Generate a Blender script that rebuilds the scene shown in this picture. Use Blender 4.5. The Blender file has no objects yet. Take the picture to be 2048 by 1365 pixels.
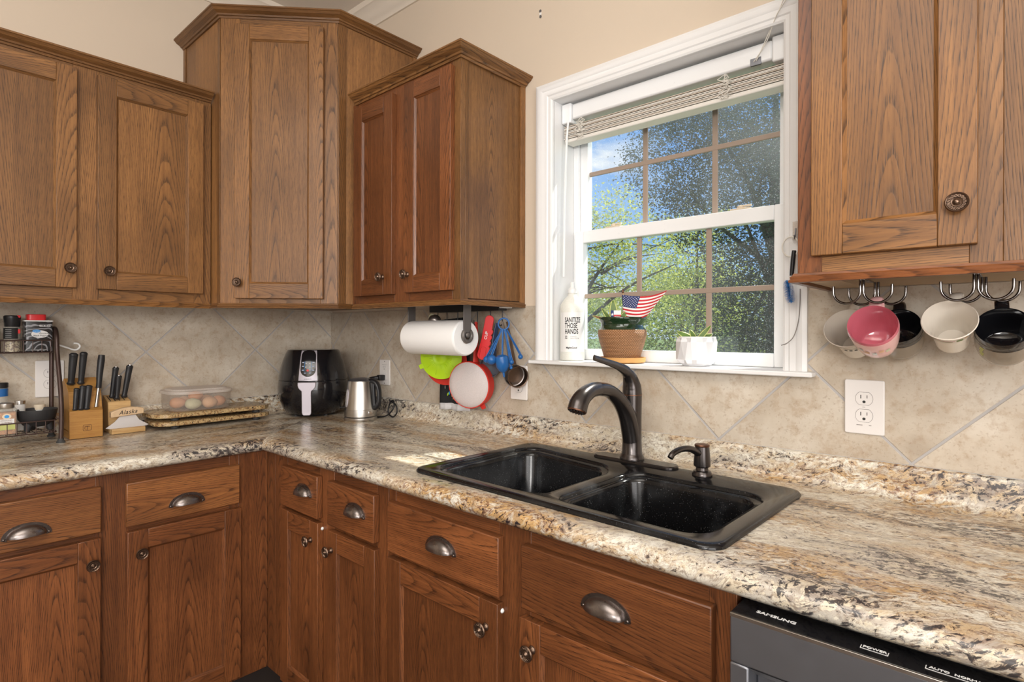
import bpy, bmesh, math, random
from mathutils import Vector, Matrix
random.seed(11)
scene = bpy.context.scene
COL = scene.collection
PI = math.pi

# ------------------------------------------------------------------ camera
YAW = 0.726
cam_data = bpy.data.cameras.new('camera')
cam = bpy.data.objects.new('camera', cam_data)
COL.objects.link(cam)
cam_data.sensor_width = 36.0
cam_data.lens = 36.0 * 1136.79 / 2048.0
cam_data.shift_y = (664.6 - 682.5) / 2048.0
cam_data.clip_start = 0.05
cam_data.clip_end = 400
cam.matrix_world = (Matrix.Translation((2.5534, -1.521, 1.2933)) @ Matrix.Rotation(YAW, 4, 'Z')
                    @ Matrix.Rotation(PI / 2, 4, 'X') @ Matrix.Rotation(0.0025, 4, 'Z'))
scene.camera = cam

# ------------------------------------------------------------------ view
scene.view_settings.view_transform = 'Standard'
scene.view_settings.look = 'None'
scene.view_settings.exposure = 0.0
scene.view_settings.gamma = 1.0
scene.view_settings.use_curve_mapping = False


class N:
    """small helper round a node tree"""
    def __init__(self, tree):
        self.t = tree
        self.nodes = tree.nodes
        self.links = tree.links

    def new(self, kind, props=None, **ins):
        n = self.nodes.new(kind)
        for k, v in (props or {}).items():
            setattr(n, k, v)
        for k, v in ins.items():
            self.set(n, k.replace('_', ' '), v)
        return n

    def set(self, n, key, v):
        sock = None
        if isinstance(key, int):
            sock = n.inputs[key]
        else:
            for s in n.inputs:
                if s.name == key and s.enabled:
                    sock = s
                    break
            if sock is None:
                sock = n.inputs[key]
        if isinstance(v, bpy.types.NodeSocket):
            self.links.new(v, sock)
        else:
            if sock.type == 'RGBA' and len(v) == 3:
                v = (*v, 1)
            sock.default_value = v

    def math(self, op, a, b=0.0, c=0.0, clamp=False):
        n = self.nodes.new('ShaderNodeMath')
        n.operation = op
        n.use_clamp = clamp
        self.set(n, 0, a)
        self.set(n, 1, b)
        self.set(n, 2, c)
        return n.outputs[0]

    def mix(self, f, a, b, mode='MIX'):
        n = self.nodes.new('ShaderNodeMix')
        n.data_type = 'RGBA'
        n.blend_type = mode
        self.set(n, 0, f)
        for s, v in ((n.inputs[6], a), (n.inputs[7], b)):
            if isinstance(v, bpy.types.NodeSocket):
                self.links.new(v, s)
            else:
                s.default_value = (*v, 1) if len(v) == 3 else v
        return n.outputs[2]

    def ramp(self, f, stops, interp='LINEAR'):
        n = self.nodes.new('ShaderNodeValToRGB')
        n.color_ramp.interpolation = interp
        els = n.color_ramp.elements
        while len(els) < len(stops):
            els.new(0.5)
        for e, (p, c) in zip(els, stops):
            e.position = p
            if not hasattr(c, '__len__'):
                c = (c, c, c)
            e.color = (*c, 1)
        self.links.new(f, n.inputs[0])
        return n.outputs[0]

    def noise(self, vec, scale, detail=3.0, rough=0.5, dist=0.0):
        n = self.nodes.new('ShaderNodeTexNoise')
        if vec is not None:
            self.links.new(vec, n.inputs['Vector'])
        n.inputs['Scale'].default_value = scale
        n.inputs['Detail'].default_value = detail
        n.inputs['Roughness'].default_value = rough
        n.inputs['Distortion'].default_value = dist
        return n.outputs[0]

    def comb(self, x, y, z=0.0):
        n = self.nodes.new('ShaderNodeCombineXYZ')
        self.set(n, 0, x)
        self.set(n, 1, y)
        self.set(n, 2, z)
        return n.outputs[0]

    def sep(self, v):
        n = self.nodes.new('ShaderNodeSeparateXYZ')
        self.links.new(v, n.inputs[0])
        return n.outputs

    def scale(self, v, s):
        n = self.nodes.new('ShaderNodeVectorMath')
        n.operation = 'MULTIPLY'
        self.links.new(v, n.inputs[0])
        n.inputs[1].default_value = s
        return n.outputs[0]


# ------------------------------------------------------------------ sky
world = bpy.data.worlds.new('sky')
scene.world = world
world.use_nodes = True
w = N(world.node_tree)
bg = w.nodes['Background']
tc = w.new('ShaderNodeTexCoord')
dirv = tc.outputs['Generated']
sx, sy, sz = w.sep(dirv)
skyc = w.ramp(sz, [(0.0, (0.50, 0.66, 0.86)), (0.12, (0.28, 0.52, 0.90)), (0.35, (0.12, 0.34, 0.80)), (1.0, (0.05, 0.17, 0.52))])
cl = w.noise(w.scale(dirv, (1.0, 1.0, 2.2)), 4.2, 7.0, 0.55, 0.25)
clm = w.math('MULTIPLY', w.ramp(cl, [(0.45, 0.0), (0.58, 1.0)]), w.math('ADD', 0.12, w.math('MULTIPLY', w.math('SUBTRACT', -0.43, sx), 9.0, clamp=True)), clamp=True)
col = w.mix(clm, skyc, (0.95, 0.95, 0.97))
w.set(bg, 'Color', col)
bg.inputs['Strength'].default_value = 1.1

# ------------------------------------------------------------------ sun
sun_data = bpy.data.lights.new('sun', 'SUN')
sun_data.energy = 9.0
sun_data.angle = math.radians(0.6)
sun_data.color = (1.0, 0.96, 0.88)
sun = bpy.data.objects.new('sun', sun_data)
COL.objects.link(sun)
SUN_DIR = Vector((-0.43, -1.0, -1.6)).normalized()
sun.rotation_euler = SUN_DIR.to_track_quat('-Z', 'Y').to_euler()
sun.location = (6, 6, 8)


def area(name, loc, target, size, size_y, power, color=(1, 1, 1)):
    d = bpy.data.lights.new(name, 'AREA')
    d.shape = 'RECTANGLE'
    d.size = size
    d.size_y = size_y
    d.energy = power
    d.color = color
    o = bpy.data.objects.new(name, d)
    COL.objects.link(o)
    o.location = loc
    o.rotation_euler = (Vector(target) - Vector(loc)).to_track_quat('-Z', 'Y').to_euler()
    return o


# added fill lamps, out of view: under the ceiling, aimed up, right side, behind
area('ceiling_fill', (2.3, -2.1, 2.74), (2.3, -2.1, 0), 1.5, 1.5, 30, (1.0, 0.96, 0.90))
area('ceiling_bounce_fill', (3.2, -3.0, 1.75), (2.6, -2.2, 2.77), 0.8, 0.8, 60, (1.0, 0.97, 0.93))
area('right_fill', (4.9, -2.2, 1.45), (0.0, -0.6, 1.2), 2.6, 2.0, 92, (1.0, 0.99, 0.98))
area('rear_fill', (2.6, -4.7, 1.6), (1.2, 0, 1.1), 2.6, 1.8, 24, (1.0, 0.99, 0.98))


# ------------------------------------------------------------------ materials
def material(name):
    m = bpy.data.materials.new(name)
    m.use_nodes = True
    return m, N(m.node_tree), m.node_tree.nodes['Principled BSDF']


def plain(name, col, rough=0.5, metal=0.0, coat=0.0, trans=0.0, ior=1.45, spec=0.5, emit=None, sub=0.0, alpha=1.0):
    m, n, b = material(name)
    b.inputs['Base Color'].default_value = (*col, 1)
    b.inputs['Roughness'].default_value = rough
    b.inputs['Metallic'].default_value = metal
    b.inputs['Coat Weight'].default_value = coat
    b.inputs['Coat Roughness'].default_value = 0.05
    b.inputs['Transmission Weight'].default_value = trans
    b.inputs['IOR'].default_value = ior
    b.inputs['Specular IOR Level'].default_value = spec
    b.inputs['Alpha'].default_value = alpha
    if sub:
        b.inputs['Subsurface Weight'].default_value = sub
        b.inputs['Subsurface Radius'].default_value = (0.01, 0.008, 0.006)
    # slight procedural unevenness of the surface
    t = n.new('ShaderNodeTexCoord')
    nz = n.noise(t.outputs['Object'], 40.0, 3.0)
    r = n.math('ADD', n.math('MULTIPLY', n.math('SUBTRACT', nz, 0.5), 0.12), rough, clamp=True)
    n.set(b, 'Roughness', r)
    return m


def wood(name, light, mid, dark, rough=0.42, freq=260.0, contrast=1.0):
    m, n, b = material(name)
    uv = n.new('ShaderNodeUVMap').outputs[0]
    U, V, _ = n.sep(uv)
    k = n.math('FLOOR', n.math('DIVIDE', n.math('ADD', U, 5.0), 10.0))
    x = n.math('SUBTRACT', U, n.math('MULTIPLY', k, 10.0))
    wn = n.new('ShaderNodeTexWhiteNoise', {'noise_dimensions': '1D'})
    n.set(wn, 'W', n.math('ADD', k, 0.37))
    r1, r2, r3 = n.sep(wn.outputs['Color'])
    # wandering of the rings
    lowv = n.comb(n.math('MULTIPLY', x, 9.0), n.math('MULTIPLY', V, 1.6), n.math('MULTIPLY', k, 3.1))
    low = n.math('SUBTRACT', n.noise(lowv, 1.0, 2.0), 0.5)
    finev = n.comb(n.math('MULTIPLY', x, 70.0), n.math('MULTIPLY', V, 7.0), n.math('MULTIPLY', k, 1.7))
    fine = n.math('SUBTRACT', n.noise(finev, 1.0, 2.0), 0.5)
    xc = n.math('MULTIPLY', n.math('SUBTRACT', r2, 0.5), 0.13)
    dx = n.math('SUBTRACT', x, xc)
    d0 = n.math('ADD', 0.020, n.math('MULTIPLY', r1, 0.055))
    R = n.math('SQRT', n.math('ADD', n.math('MULTIPLY', dx, dx), n.math('MULTIPLY', d0, d0)))
    slope = n.math('ADD', 0.028, n.math('MULTIPLY', r3, 0.05))
    R = n.math('ADD', R, n.math('MULTIPLY', V, slope))
    R = n.math('ADD', R, n.math('MULTIPLY', low, 0.018))
    R = n.math('ADD', R, n.math('MULTIPLY', fine, 0.0020))
    ph = n.math('FRACT', n.math('MULTIPLY', R, freq))
    ring = n.ramp(ph, [(0.0, 1.0), (0.10, 0.95), (0.26, 0.40), (0.55, 0.06), (0.95, 0.0), (1.0, 1.0)])
    porev = n.comb(n.math('MULTIPLY', x, 760.0), n.math('MULTIPLY', V, 34.0), n.math('MULTIPLY', k, 5.3))
    pore = n.noise(porev, 1.0, 2.0, 0.6)
    porem = n.ramp(pore, [(0.40, 0.0), (0.62, 1.0)])
    strv = n.comb(n.math('MULTIPLY', x, 110.0), n.math('MULTIPLY', V, 2.2), n.math('MULTIPLY', k, 2.3))
    streak = n.noise(strv, 1.0, 3.0, 0.55)
    blot = n.noise(n.comb(n.math('MULTIPLY', x, 7.0), n.math('MULTIPLY', V, 3.0), n.math('MULTIPLY', k, 4.4)), 1.0, 3.0)
    c = n.mix(n.ramp(streak, [(0.3, 0.0), (0.7, 1.0)]), mid, light)
    tone = n.math('ADD', 0.74, n.math('MULTIPLY', r2, 0.44))
    c = n.mix(1.0, c, n.comb(tone, tone, tone), 'MULTIPLY')
    c = n.mix(n.math('MULTIPLY', n.ramp(blot, [(0.42, 0.0), (0.70, 1.0)]), 0.70), c, tuple(0.62 * q for q in mid))
    ringm = n.math('MULTIPLY', ring, n.math('ADD', 0.22, n.math('MULTIPLY', porem, 0.72)))
    ringm = n.math('MULTIPLY', ringm, 0.85 * contrast)
    c = n.mix(ringm, c, dark)
    tick = n.math('MULTIPLY', n.ramp(pore, [(0.58, 0.0), (0.68, 1.0)]), 0.45)
    c = n.mix(tick, c, dark)
    n.set(b, 'Base Color', c)
    b.inputs['Roughness'].default_value = rough
    b.inputs['Coat Weight'].default_value = 0.12
    b.inputs['Coat Roughness'].default_value = 0.2
    b.inputs['Specular IOR Level'].default_value = 0.4
    bump = n.new('ShaderNodeBump')
    bump.inputs['Strength'].default_value = 0.12
    bump.inputs['Distance'].default_value = 0.002
    n.set(bump, 'Height', n.math('SUBTRACT', 1.0, n.math('MULTIPLY', ringm, 1.0)))
    n.set(b, 'Normal', bump.outputs[0])
    return m


M = {}
M['oak'] = wood('stained_oak', (0.305, 0.143, 0.047), (0.195, 0.088, 0.030), (0.040, 0.018, 0.008), 0.42, 260.0, 1.2)
M['oak_red'] = wood('red_stain_shade_oak', (0.262, 0.092, 0.030), (0.150, 0.050, 0.017), (0.026, 0.010, 0.005), 0.38, 250.0, 1.1)  # red stain; on the narrow wall cabinet it also puts shade into the colour
M['oak_gold'] = wood('golden_stained_oak', (0.270, 0.122, 0.036), (0.175, 0.076, 0.024), (0.040, 0.018, 0.008), 0.42, 240.0, 1.2)
M['oak_mid'] = wood('mid_stained_oak', (0.370, 0.148, 0.046), (0.235, 0.086, 0.029), (0.036, 0.014, 0.007), 0.38, 250.0, 1.1)
M['blockwood'] = wood('knife_block_oak', (0.62, 0.33, 0.085), (0.50, 0.24, 0.06), (0.27, 0.10, 0.025), 0.45, 140.0, 0.5)
M['pinewood'] = wood('pale_pine', (0.72, 0.50, 0.24), (0.62, 0.38, 0.15), (0.40, 0.20, 0.07), 0.5, 120.0, 0.6)
M['beech'] = wood('pale_beech', (0.74, 0.55, 0.36), (0.68, 0.48, 0.29), (0.52, 0.34, 0.18), 0.5, 150.0, 0.4)


def laminate():
    m, n, b = material('granite_laminate')
    uv = n.new('ShaderNodeUVMap').outputs[0]
    U, V, _ = n.sep(uv)
    # the print runs along the counter and drifts diagonally
    du = n.math('ADD', U, n.math('MULTIPLY', V, 0.45))
    wv = n.comb(du, V, 0.0)
    wob = n.noise(wv, 6.0, 3.0)
    vv = n.math('ADD', V, n.math('MULTIPLY', n.math('SUBTRACT', wob, 0.5), 0.10))

    def nz(su, sv, z, det=4.0, ro=0.6, di=0.0):
        return n.noise(n.comb(n.math('MULTIPLY', du, su), n.math('MULTIPLY', vv, sv), z), 1.0, det, ro, di)
    zone_a = nz(2.6, 9.0, 1.0, 3.0, 0.55)
    zone_b = nz(2.8, 10.0, 7.0, 3.0, 0.55)
    zone_c = nz(3.5, 11.0, 13.0, 3.0, 0.55)
    fl1 = nz(40.0, 56.0, 3.0, 5.0, 0.68, 0.7)
    fl2 = nz(46.0, 66.0, 9.0, 5.0, 0.70, 0.9)
    fl3 = nz(76.0, 112.0, 5.0, 4.0, 0.70, 0.8)
    fl4 = nz(84.0, 122.0, 21.0, 4.0, 0.70, 0.8)
    c = n.mix(n.ramp(fl1, [(0.40, 0.0), (0.58, 1.0)]), (0.56, 0.49, 0.37), (0.78, 0.74, 0.64))
    # golden bands with rusty flakes
    gz = n.ramp(zone_a, [(0.44, 0.0), (0.60, 1.0)])
    g = n.math('MULTIPLY', gz, n.ramp(fl2, [(0.38, 0.0), (0.52, 1.0)]))
    c = n.mix(n.math('MULTIPLY', g, 0.85), c, (0.50, 0.290, 0.090))
    r = n.math('MULTIPLY', n.ramp(zone_a, [(0.40, 0.15), (0.62, 1.0)]), n.ramp(fl3, [(0.52, 0.0), (0.57, 1.0)]))
    c = n.mix(n.math('MULTIPLY', r, 0.85), c, (0.17, 0.062, 0.030))
    # grey brown veils
    v = n.math('MULTIPLY', n.ramp(zone_b, [(0.44, 0.0), (0.60, 1.0)]), n.ramp(fl1, [(0.47, 0.0), (0.54, 1.0)]))
    c = n.mix(n.math('MULTIPLY', v, 0.70), c, (0.150, 0.105, 0.090))
    br = n.math('MULTIPLY', n.ramp(fl4, [(0.53, 0.0), (0.59, 1.0)]), n.ramp(zone_c, [(0.38, 0.30), (0.60, 1.0)]))
    c = n.mix(n.math('MULTIPLY', br, 0.8), c, (0.15, 0.085, 0.052))
    # black flakes gathered in bands
    bz = n.ramp(zone_b, [(0.42, 0.0), (0.66, 1.0)])
    thr = n.math('SUBTRACT', 0.592, n.math('MULTIPLY', bz, 0.110))
    bl = n.math('MULTIPLY', n.math('SUBTRACT', n.math('ADD', n.math('MULTIPLY', fl3, 0.55), n.math('MULTIPLY', fl2, 0.45)), thr), 28.0, clamp=True)
    c = n.mix(n.math('MULTIPLY', bl, 0.92), c, (0.016, 0.017, 0.024))
    # pale quartz patches and thin brown veins
    q = n.math('MULTIPLY', n.ramp(zone_c, [(0.48, 0.0), (0.58, 1.0)]), n.ramp(fl2, [(0.42, 1.0), (0.54, 0.0)]))
    c = n.mix(n.math('MULTIPLY', q, 0.8), c, (0.78, 0.76, 0.67))
    ve = n.math('ABSOLUTE', n.math('SUBTRACT', fl1, 0.5))
    c = n.mix(n.math('MULTIPLY', n.ramp(ve, [(0.0, 1.0), (0.022, 0.0)]), 0.45), c, (0.12, 0.065, 0.038))
    n.set(b, 'Base Color', c)
    b.inputs['Roughness'].default_value = 0.32
    b.inputs['Coat Weight'].default_value = 0.30
    b.inputs['Coat Roughness'].default_value = 0.15
    return m


M['laminate'] = laminate()


def granite_slab():
    m, n, b = material('brown_granite')
    t = n.new('ShaderNodeTexCoord').outputs['Object']
    a = n.noise(t, 90.0, 4.0, 0.6, 0.5)
    d = n.noise(t, 170.0, 3.0, 0.6, 0.8)
    c = n.ramp(a, [(0.30, (0.36, 0.22, 0.09)), (0.45, (0.50, 0.37, 0.19)), (0.56, (0.34, 0.20, 0.085)), (0.68, (0.13, 0.07, 0.04))])
    c = n.mix(n.ramp(d, [(0.56, 0.0), (0.64, 1.0)]), c, (0.03, 0.026, 0.024))
    n.set(b, 'Base Color', c)
    b.inputs['Roughness'].default_value = 0.25
    return m


M['granite'] = granite_slab()


def tile(name, axis, c0, z0, D=0.4275):
    """diamond laid travertine look tile with grey grout"""
    m, n, b = material(name)
    t = n.new('ShaderNodeTexCoord').outputs['Object']
    X, Y, Z = n.sep(t)
    P = X if axis == 'X' else Y
    p = n.math('DIVIDE', n.math('SUBTRACT', P, c0), D)
    q = n.math('DIVIDE', n.math('SUBTRACT', Z, z0), D)
    a = n.math('ADD', p, q)
    c = n.math('SUBTRACT', p, q)
    fa = n.math('ABSOLUTE', n.math('SUBTRACT', n.math('FRACT', n.math('ADD', a, 0.5)), 0.5))
    fc = n.math('ABSOLUTE', n.math('SUBTRACT', n.math('FRACT', n.math('ADD', c, 0.5)), 0.5))
    dmin = n.math('MULTIPLY', n.math('MINIMUM', fa, fc), D * 0.7071)
    g = n.ramp(n.math('MULTIPLY', dmin, 100.0), [(0.22, 1.0), (0.34, 0.0)])
    # tile id
    ia = n.math('FLOOR', a)
    ic = n.math('FLOOR', c)
    wn = n.new('ShaderNodeTexWhiteNoise', {'noise_dimensions': '2D'})
    n.set(wn, 'Vector', n.comb(ia, ic, 0.0))
    rr = n.sep(wn.outputs['Color'])
    off = n.comb(n.math('MULTIPLY', rr[0], 9.0), n.math('MULTIPLY', rr[1], 9.0), n.math('MULTIPLY', rr[2], 9.0))
    add = n.new('ShaderNodeVectorMath', {'operation': 'ADD'})
    n.links.new(t, add.inputs[0])
    n.links.new(off, add.inputs[1])
    pv = add.outputs[0]
    n1 = n.noise(pv, 7.0, 5.0, 0.6)
    n2 = n.noise(pv, 40.0, 4.0, 0.65)
    n3 = n.noise(pv, 150.0, 2.0, 0.6)
    col = n.ramp(n1, [(0.30, (0.42, 0.352, 0.275)), (0.50, (0.525, 0.458, 0.372)), (0.68, (0.60, 0.543, 0.462))])
    col = n.mix(n.math('MULTIPLY', n.ramp(n2, [(0.50, 0.0), (0.66, 1.0)]), 0.42), col, (0.34, 0.225, 0.13))
    col = n.mix(n.math('MULTIPLY', n.ramp(n3, [(0.58, 0.0), (0.70, 1.0)]), 0.35), col, (0.27, 0.18, 0.11))
    tone = n.math('ADD', 0.92, n.math('MULTIPLY', rr[0], 0.16))
    col = n.mix(1.0, col, n.comb(tone, tone, tone), 'MULTIPLY')
    col = n.mix(g, col, (0.43, 0.41, 0.40))
    n.set(b, 'Base Color', col)
    n.set(b, 'Roughness', n.math('ADD', 0.42, n.math('MULTIPLY', g, 0.4)))
    bump = n.new('ShaderNodeBump')
    bump.inputs['Strength'].default_value = 0.5
    bump.inputs['Distance'].default_value = 0.003
    n.set(bump, 'Height', n.math('SUBTRACT', n.math('MULTIPLY', n2, 0.15), g))
    n.set(b, 'Normal', bump.outputs[0])
    return m


M['tile_window'] = tile('travertine_tile', 'X', 1.527, 1.006)
M['tile_left'] = tile('travertine_tile_side', 'Y', -0.381, 1.212)


def paint(name, col, rough=0.75, bump_s=0.1, scale=260.0):
    m, n, b = material(name)
    t = n.new('ShaderNodeTexCoord').outputs['Object']
    nz = n.noise(t, scale, 2.0)
    big = n.noise(t, 1.6, 3.0)
    c = n.mix(n.math('MULTIPLY', big, 0.5), col, tuple(v * 0.93 for v in col))
    n.set(b, 'Base Color', c)
    b.inputs['Roughness'].default_value = rough
    bp = n.new('ShaderNodeBump')
    bp.inputs['Strength'].default_value = bump_s
    bp.inputs['Distance'].default_value = 0.001
    n.set(bp, 'Height', nz)
    n.set(b, 'Normal', bp.outputs[0])
    return m


M['wall'] = paint('beige_wall_paint', (0.64, 0.54, 0.43))
M['ceiling'] = paint('ceiling_paint', (0.80, 0.73, 0.64), 0.9, 0.6, 90.0)
M['trim'] = paint('white_trim_paint', (0.80, 0.80, 0.80), 0.35, 0.05, 60.0)
M['cornice'] = paint('cream_cornice_paint', (0.74, 0.66, 0.56), 0.5, 0.05, 60.0)
M['vinyl'] = plain('white_vinyl', (0.84, 0.85, 0.86), 0.3)
M['muntin'] = plain('bronze_grille', (0.33, 0.255, 0.205), 0.5)
M['floor'] = wood('dark_floor_wood', (0.09, 0.04, 0.02), (0.06, 0.028, 0.014), (0.02, 0.01, 0.006))
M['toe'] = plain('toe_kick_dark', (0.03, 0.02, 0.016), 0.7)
M['bronze'] = plain('oil_rubbed_bronze', (0.085, 0.076, 0.074), 0.25, 0.9)
M['knobm'] = plain('antique_bronze', (0.16, 0.105, 0.075), 0.34, 0.9)
M['pullm'] = plain('antique_pewter', (0.20, 0.175, 0.165), 0.28, 0.95)
M['copper'] = plain('copper_edge', (0.17, 0.085, 0.055), 0.35, 0.9)
M['steel'] = plain('brushed_steel', (0.60, 0.58, 0.55), 0.30, 1.0)
M['blade'] = plain('satin_blade_steel', (0.74, 0.73, 0.74), 0.5, 0.75)
M['darkchrome'] = plain('black_nickel', (0.20, 0.185, 0.18), 0.14, 1.0)
M['darksteel'] = plain('black_stainless', (0.215, 0.222, 0.245), 0.36, 0.8)
M['chrome'] = plain('chrome', (0.62, 0.60, 0.60), 0.12, 1.0)
M['black'] = plain('black_plastic', (0.012, 0.012, 0.014), 0.35)
M['blackgloss'] = plain('gloss_black_plastic', (0.008, 0.008, 0.010), 0.14, coat=0.5)
M['knifeblack'] = plain('knife_handle_black', (0.018, 0.018, 0.02), 0.38)
M['iron'] = plain('cast_iron', (0.022, 0.022, 0.024), 0.55)
M['rackm'] = plain('bronze_rack_paint', (0.060, 0.036, 0.030), 0.35, 0.4)
M['white'] = plain('white_plastic', (0.80, 0.80, 0.79), 0.35)
M['plate'] = plain('white_outlet_plastic', (0.76, 0.73, 0.71), 0.3)
M['slot'] = plain('outlet_slot', (0.03, 0.028, 0.026), 0.6)
M['line'] = plain('outlet_seam', (0.24, 0.22, 0.21), 0.6)
M['paper'] = paint('paper_towel', (0.86, 0.86, 0.86), 0.95, 0.7, 330.0)
M['card'] = plain('cardboard', (0.33, 0.22, 0.13), 0.9)
M['strap'] = plain('grey_bronze_bracket', (0.16, 0.145, 0.135), 0.45, 0.5)
M['red'] = plain('red_plastic', (0.70, 0.025, 0.03), 0.35)
M['redsil'] = plain('red_silicone', (0.62, 0.035, 0.022), 0.5)
M['green'] = plain('lime_silicone', (0.42, 0.66, 0.01), 0.45)
M['blue'] = plain('blue_plastic', (0.015, 0.11, 0.34), 0.3)
M['navy'] = plain('navy_plastic', (0.02, 0.045, 0.11), 0.35)
M['slate'] = plain('slate_plastic', (0.085, 0.10, 0.125), 0.4)
M['pewter'] = plain('pewter_cup', (0.36, 0.32, 0.30), 0.35, 0.9)
M['cloth'] = paint('black_cloth', (0.022, 0.024, 0.028), 0.95, 0.8, 900.0)
M['hem'] = paint('white_cloth', (0.72, 0.72, 0.74), 0.95, 0.8, 900.0)
M['lilac'] = plain('silver_lilac_plastic', (0.47, 0.44, 0.49), 0.38, 0.25)
M['mugwhite'] = plain('cream_glaze', (0.70, 0.64, 0.56), 0.16, coat=0.4)
M['mugpink'] = plain('pink_glaze', (0.55, 0.135, 0.18), 0.14, coat=0.5)
M['mugpinkout'] = plain('pale_pink_glaze', (0.78, 0.44, 0.44), 0.16, coat=0.4)
M['mugblack'] = plain('black_glaze', (0.008, 0.008, 0.010), 0.08, coat=0.6)
M['mugtaupe'] = plain('taupe_glaze', (0.23, 0.19, 0.145), 0.2, coat=0.4)
M['leafgreen'] = plain('succulent_green', (0.10, 0.17, 0.035), 0.45)
M['leafyellow'] = plain('succulent_yellow', (0.55, 0.58, 0.20), 0.5)
M['leafbrown'] = plain('succulent_brown', (0.17, 0.075, 0.03), 0.6)
M['soil'] = plain('potting_soil', (0.04, 0.025, 0.015), 0.95)
M['glaze'] = plain('dark_green_glaze', (0.012, 0.030, 0.012), 0.10, coat=0.6)
M['terra'] = plain('terracotta', (0.62, 0.33, 0.11), 0.6)
M['ceramic'] = plain('white_ceramic', (0.82, 0.82, 0.84), 0.3)
M['flagblue'] = plain('flag_blue', (0.025, 0.045, 0.16), 0.8)
M['flagred'] = plain('flag_red', (0.55, 0.03, 0.04), 0.8)
M['flagwhite'] = plain('flag_white', (0.85, 0.83, 0.82), 0.8)
M['print'] = plain('black_print', (0.015, 0.015, 0.015), 0.7)
M['printgrey'] = plain('grey_print', (0.22, 0.22, 0.22), 0.7)
M['printwhite'] = plain('white_print', (0.75, 0.75, 0.75), 0.6)
M['bluebright'] = plain('bright_blue', (0.04, 0.30, 0.72), 0.5)
M['eggbrown'] = plain('brown_eggshell', (0.66, 0.33, 0.18), 0.55)
M['egggreen'] = plain('pale_green_eggshell', (0.60, 0.60, 0.42), 0.55)
M['eggtan'] = plain('tan_eggshell', (0.72, 0.45, 0.28), 0.55)
M['foot'] = plain('rubber_foot', (0.05, 0.05, 0.05), 0.6)
M['slat'] = plain('blind_slat', (0.76, 0.73, 0.68), 0.45)
M['slatdark'] = plain('blind_slat_edge', (0.58, 0.50, 0.42), 0.6)
M['cord'] = plain('white_cord', (0.74, 0.71, 0.65), 0.8)
M['bark'] = paint('tree_bark', (0.085, 0.065, 0.05), 0.95, 0.8, 30.0)
M['grass'] = paint('lawn', (0.10, 0.16, 0.035), 0.95, 0.5, 20.0)
M['caulk'] = plain('grey_caulk', (0.50, 0.48, 0.46), 0.7)
M['peach'] = plain('cream_bone', (0.70, 0.60, 0.46), 0.5)


def frosted(name, col, alpha, rough=0.35):
    """cloudy plastic or mesh: a share of the light goes straight through"""
    m, n, b = material(name)
    out = n.nodes['Material Output']
    tr = n.new('ShaderNodeBsdfTransparent')
    tr.inputs[0].default_value = (*[min(1, c * 0.4 + 0.6) for c in col], 1)
    b.inputs['Base Color'].default_value = (*col, 1)
    b.inputs['Roughness'].default_value = rough
    mx = n.new('ShaderNodeMixShader')
    t = n.new('ShaderNodeTexCoord').outputs['Object']
    nz = n.noise(t, 300.0, 2.0)
    n.set(mx, 0, n.math('ADD', alpha, n.math('MULTIPLY', n.math('SUBTRACT', nz, 0.5), 0.2), clamp=True))
    n.links.new(tr.outputs[0], mx.inputs[1])
    n.links.new(b.outputs[0], mx.inputs[2])
    n.links.new(mx.outputs[0], out.inputs[0])
    return m


M['tub'] = frosted('cloudy_plastic', (0.72, 0.66, 0.60), 0.20)
M['tublid'] = frosted('cloudy_lid_plastic', (0.78, 0.72, 0.67), 0.42)
M['sieve'] = frosted('fine_white_mesh', (0.72, 0.66, 0.66), 0.80, 0.6)
M['jar'] = frosted('clear_jar_plastic', (0.80, 0.80, 0.76), 0.22, 0.15)
M['bottle'] = frosted('milky_bottle_plastic', (0.88, 0.88, 0.82), 0.80, 0.3)


def glass(name, haze, specks):
    m, n, b = material(name)
    out = n.nodes['Material Output']
    tr = n.new('ShaderNodeBsdfTransparent')
    tr.inputs[0].default_value = (0.95, 0.97, 0.96, 1)
    gl = n.new('ShaderNodeBsdfGlossy')
    gl.inputs['Roughness'].default_value = 0.02
    lw = n.new('ShaderNodeLayerWeight')
    lw.inputs[0].default_value = 0.5
    mx = n.new('ShaderNodeMixShader')
    n.set(mx, 0, n.math('ADD', 0.03, n.math('MULTIPLY', n.math('POWER', lw.outputs['Facing'], 5.0), 0.9)))
    n.links.new(tr.outputs[0], mx.inputs[1])
    n.links.new(gl.outputs[0], mx.inputs[2])
    df = n.new('ShaderNodeBsdfTranslucent')
    df.inputs[0].default_value = (0.86, 0.88, 0.90, 1)
    t = n.new('ShaderNodeTexCoord').outputs['Object']
    big = n.noise(t, 3.0, 4.0)
    sp = n.ramp(n.noise(t, 330.0, 1.0), [(0.66, 0.0), (0.74, 1.0)])
    f = n.math('ADD', n.math('MULTIPLY', n.ramp(big, [(0.35, 0.3), (0.7, 1.0)]), haze), n.math('MULTIPLY', sp, specks), clamp=True)
    mx2 = n.new('ShaderNodeMixShader')
    n.set(mx2, 0, f)
    n.links.new(mx.outputs[0], mx2.inputs[1])
    n.links.new(df.outputs[0], mx2.inputs[2])
    n.links.new(mx2.outputs[0], out.inputs[0])
    return m


M['glass_up'] = glass('dusty_window_glass', 0.085, 0.32)
M['glass_low'] = glass('window_glass', 0.035, 0.22)


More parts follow.
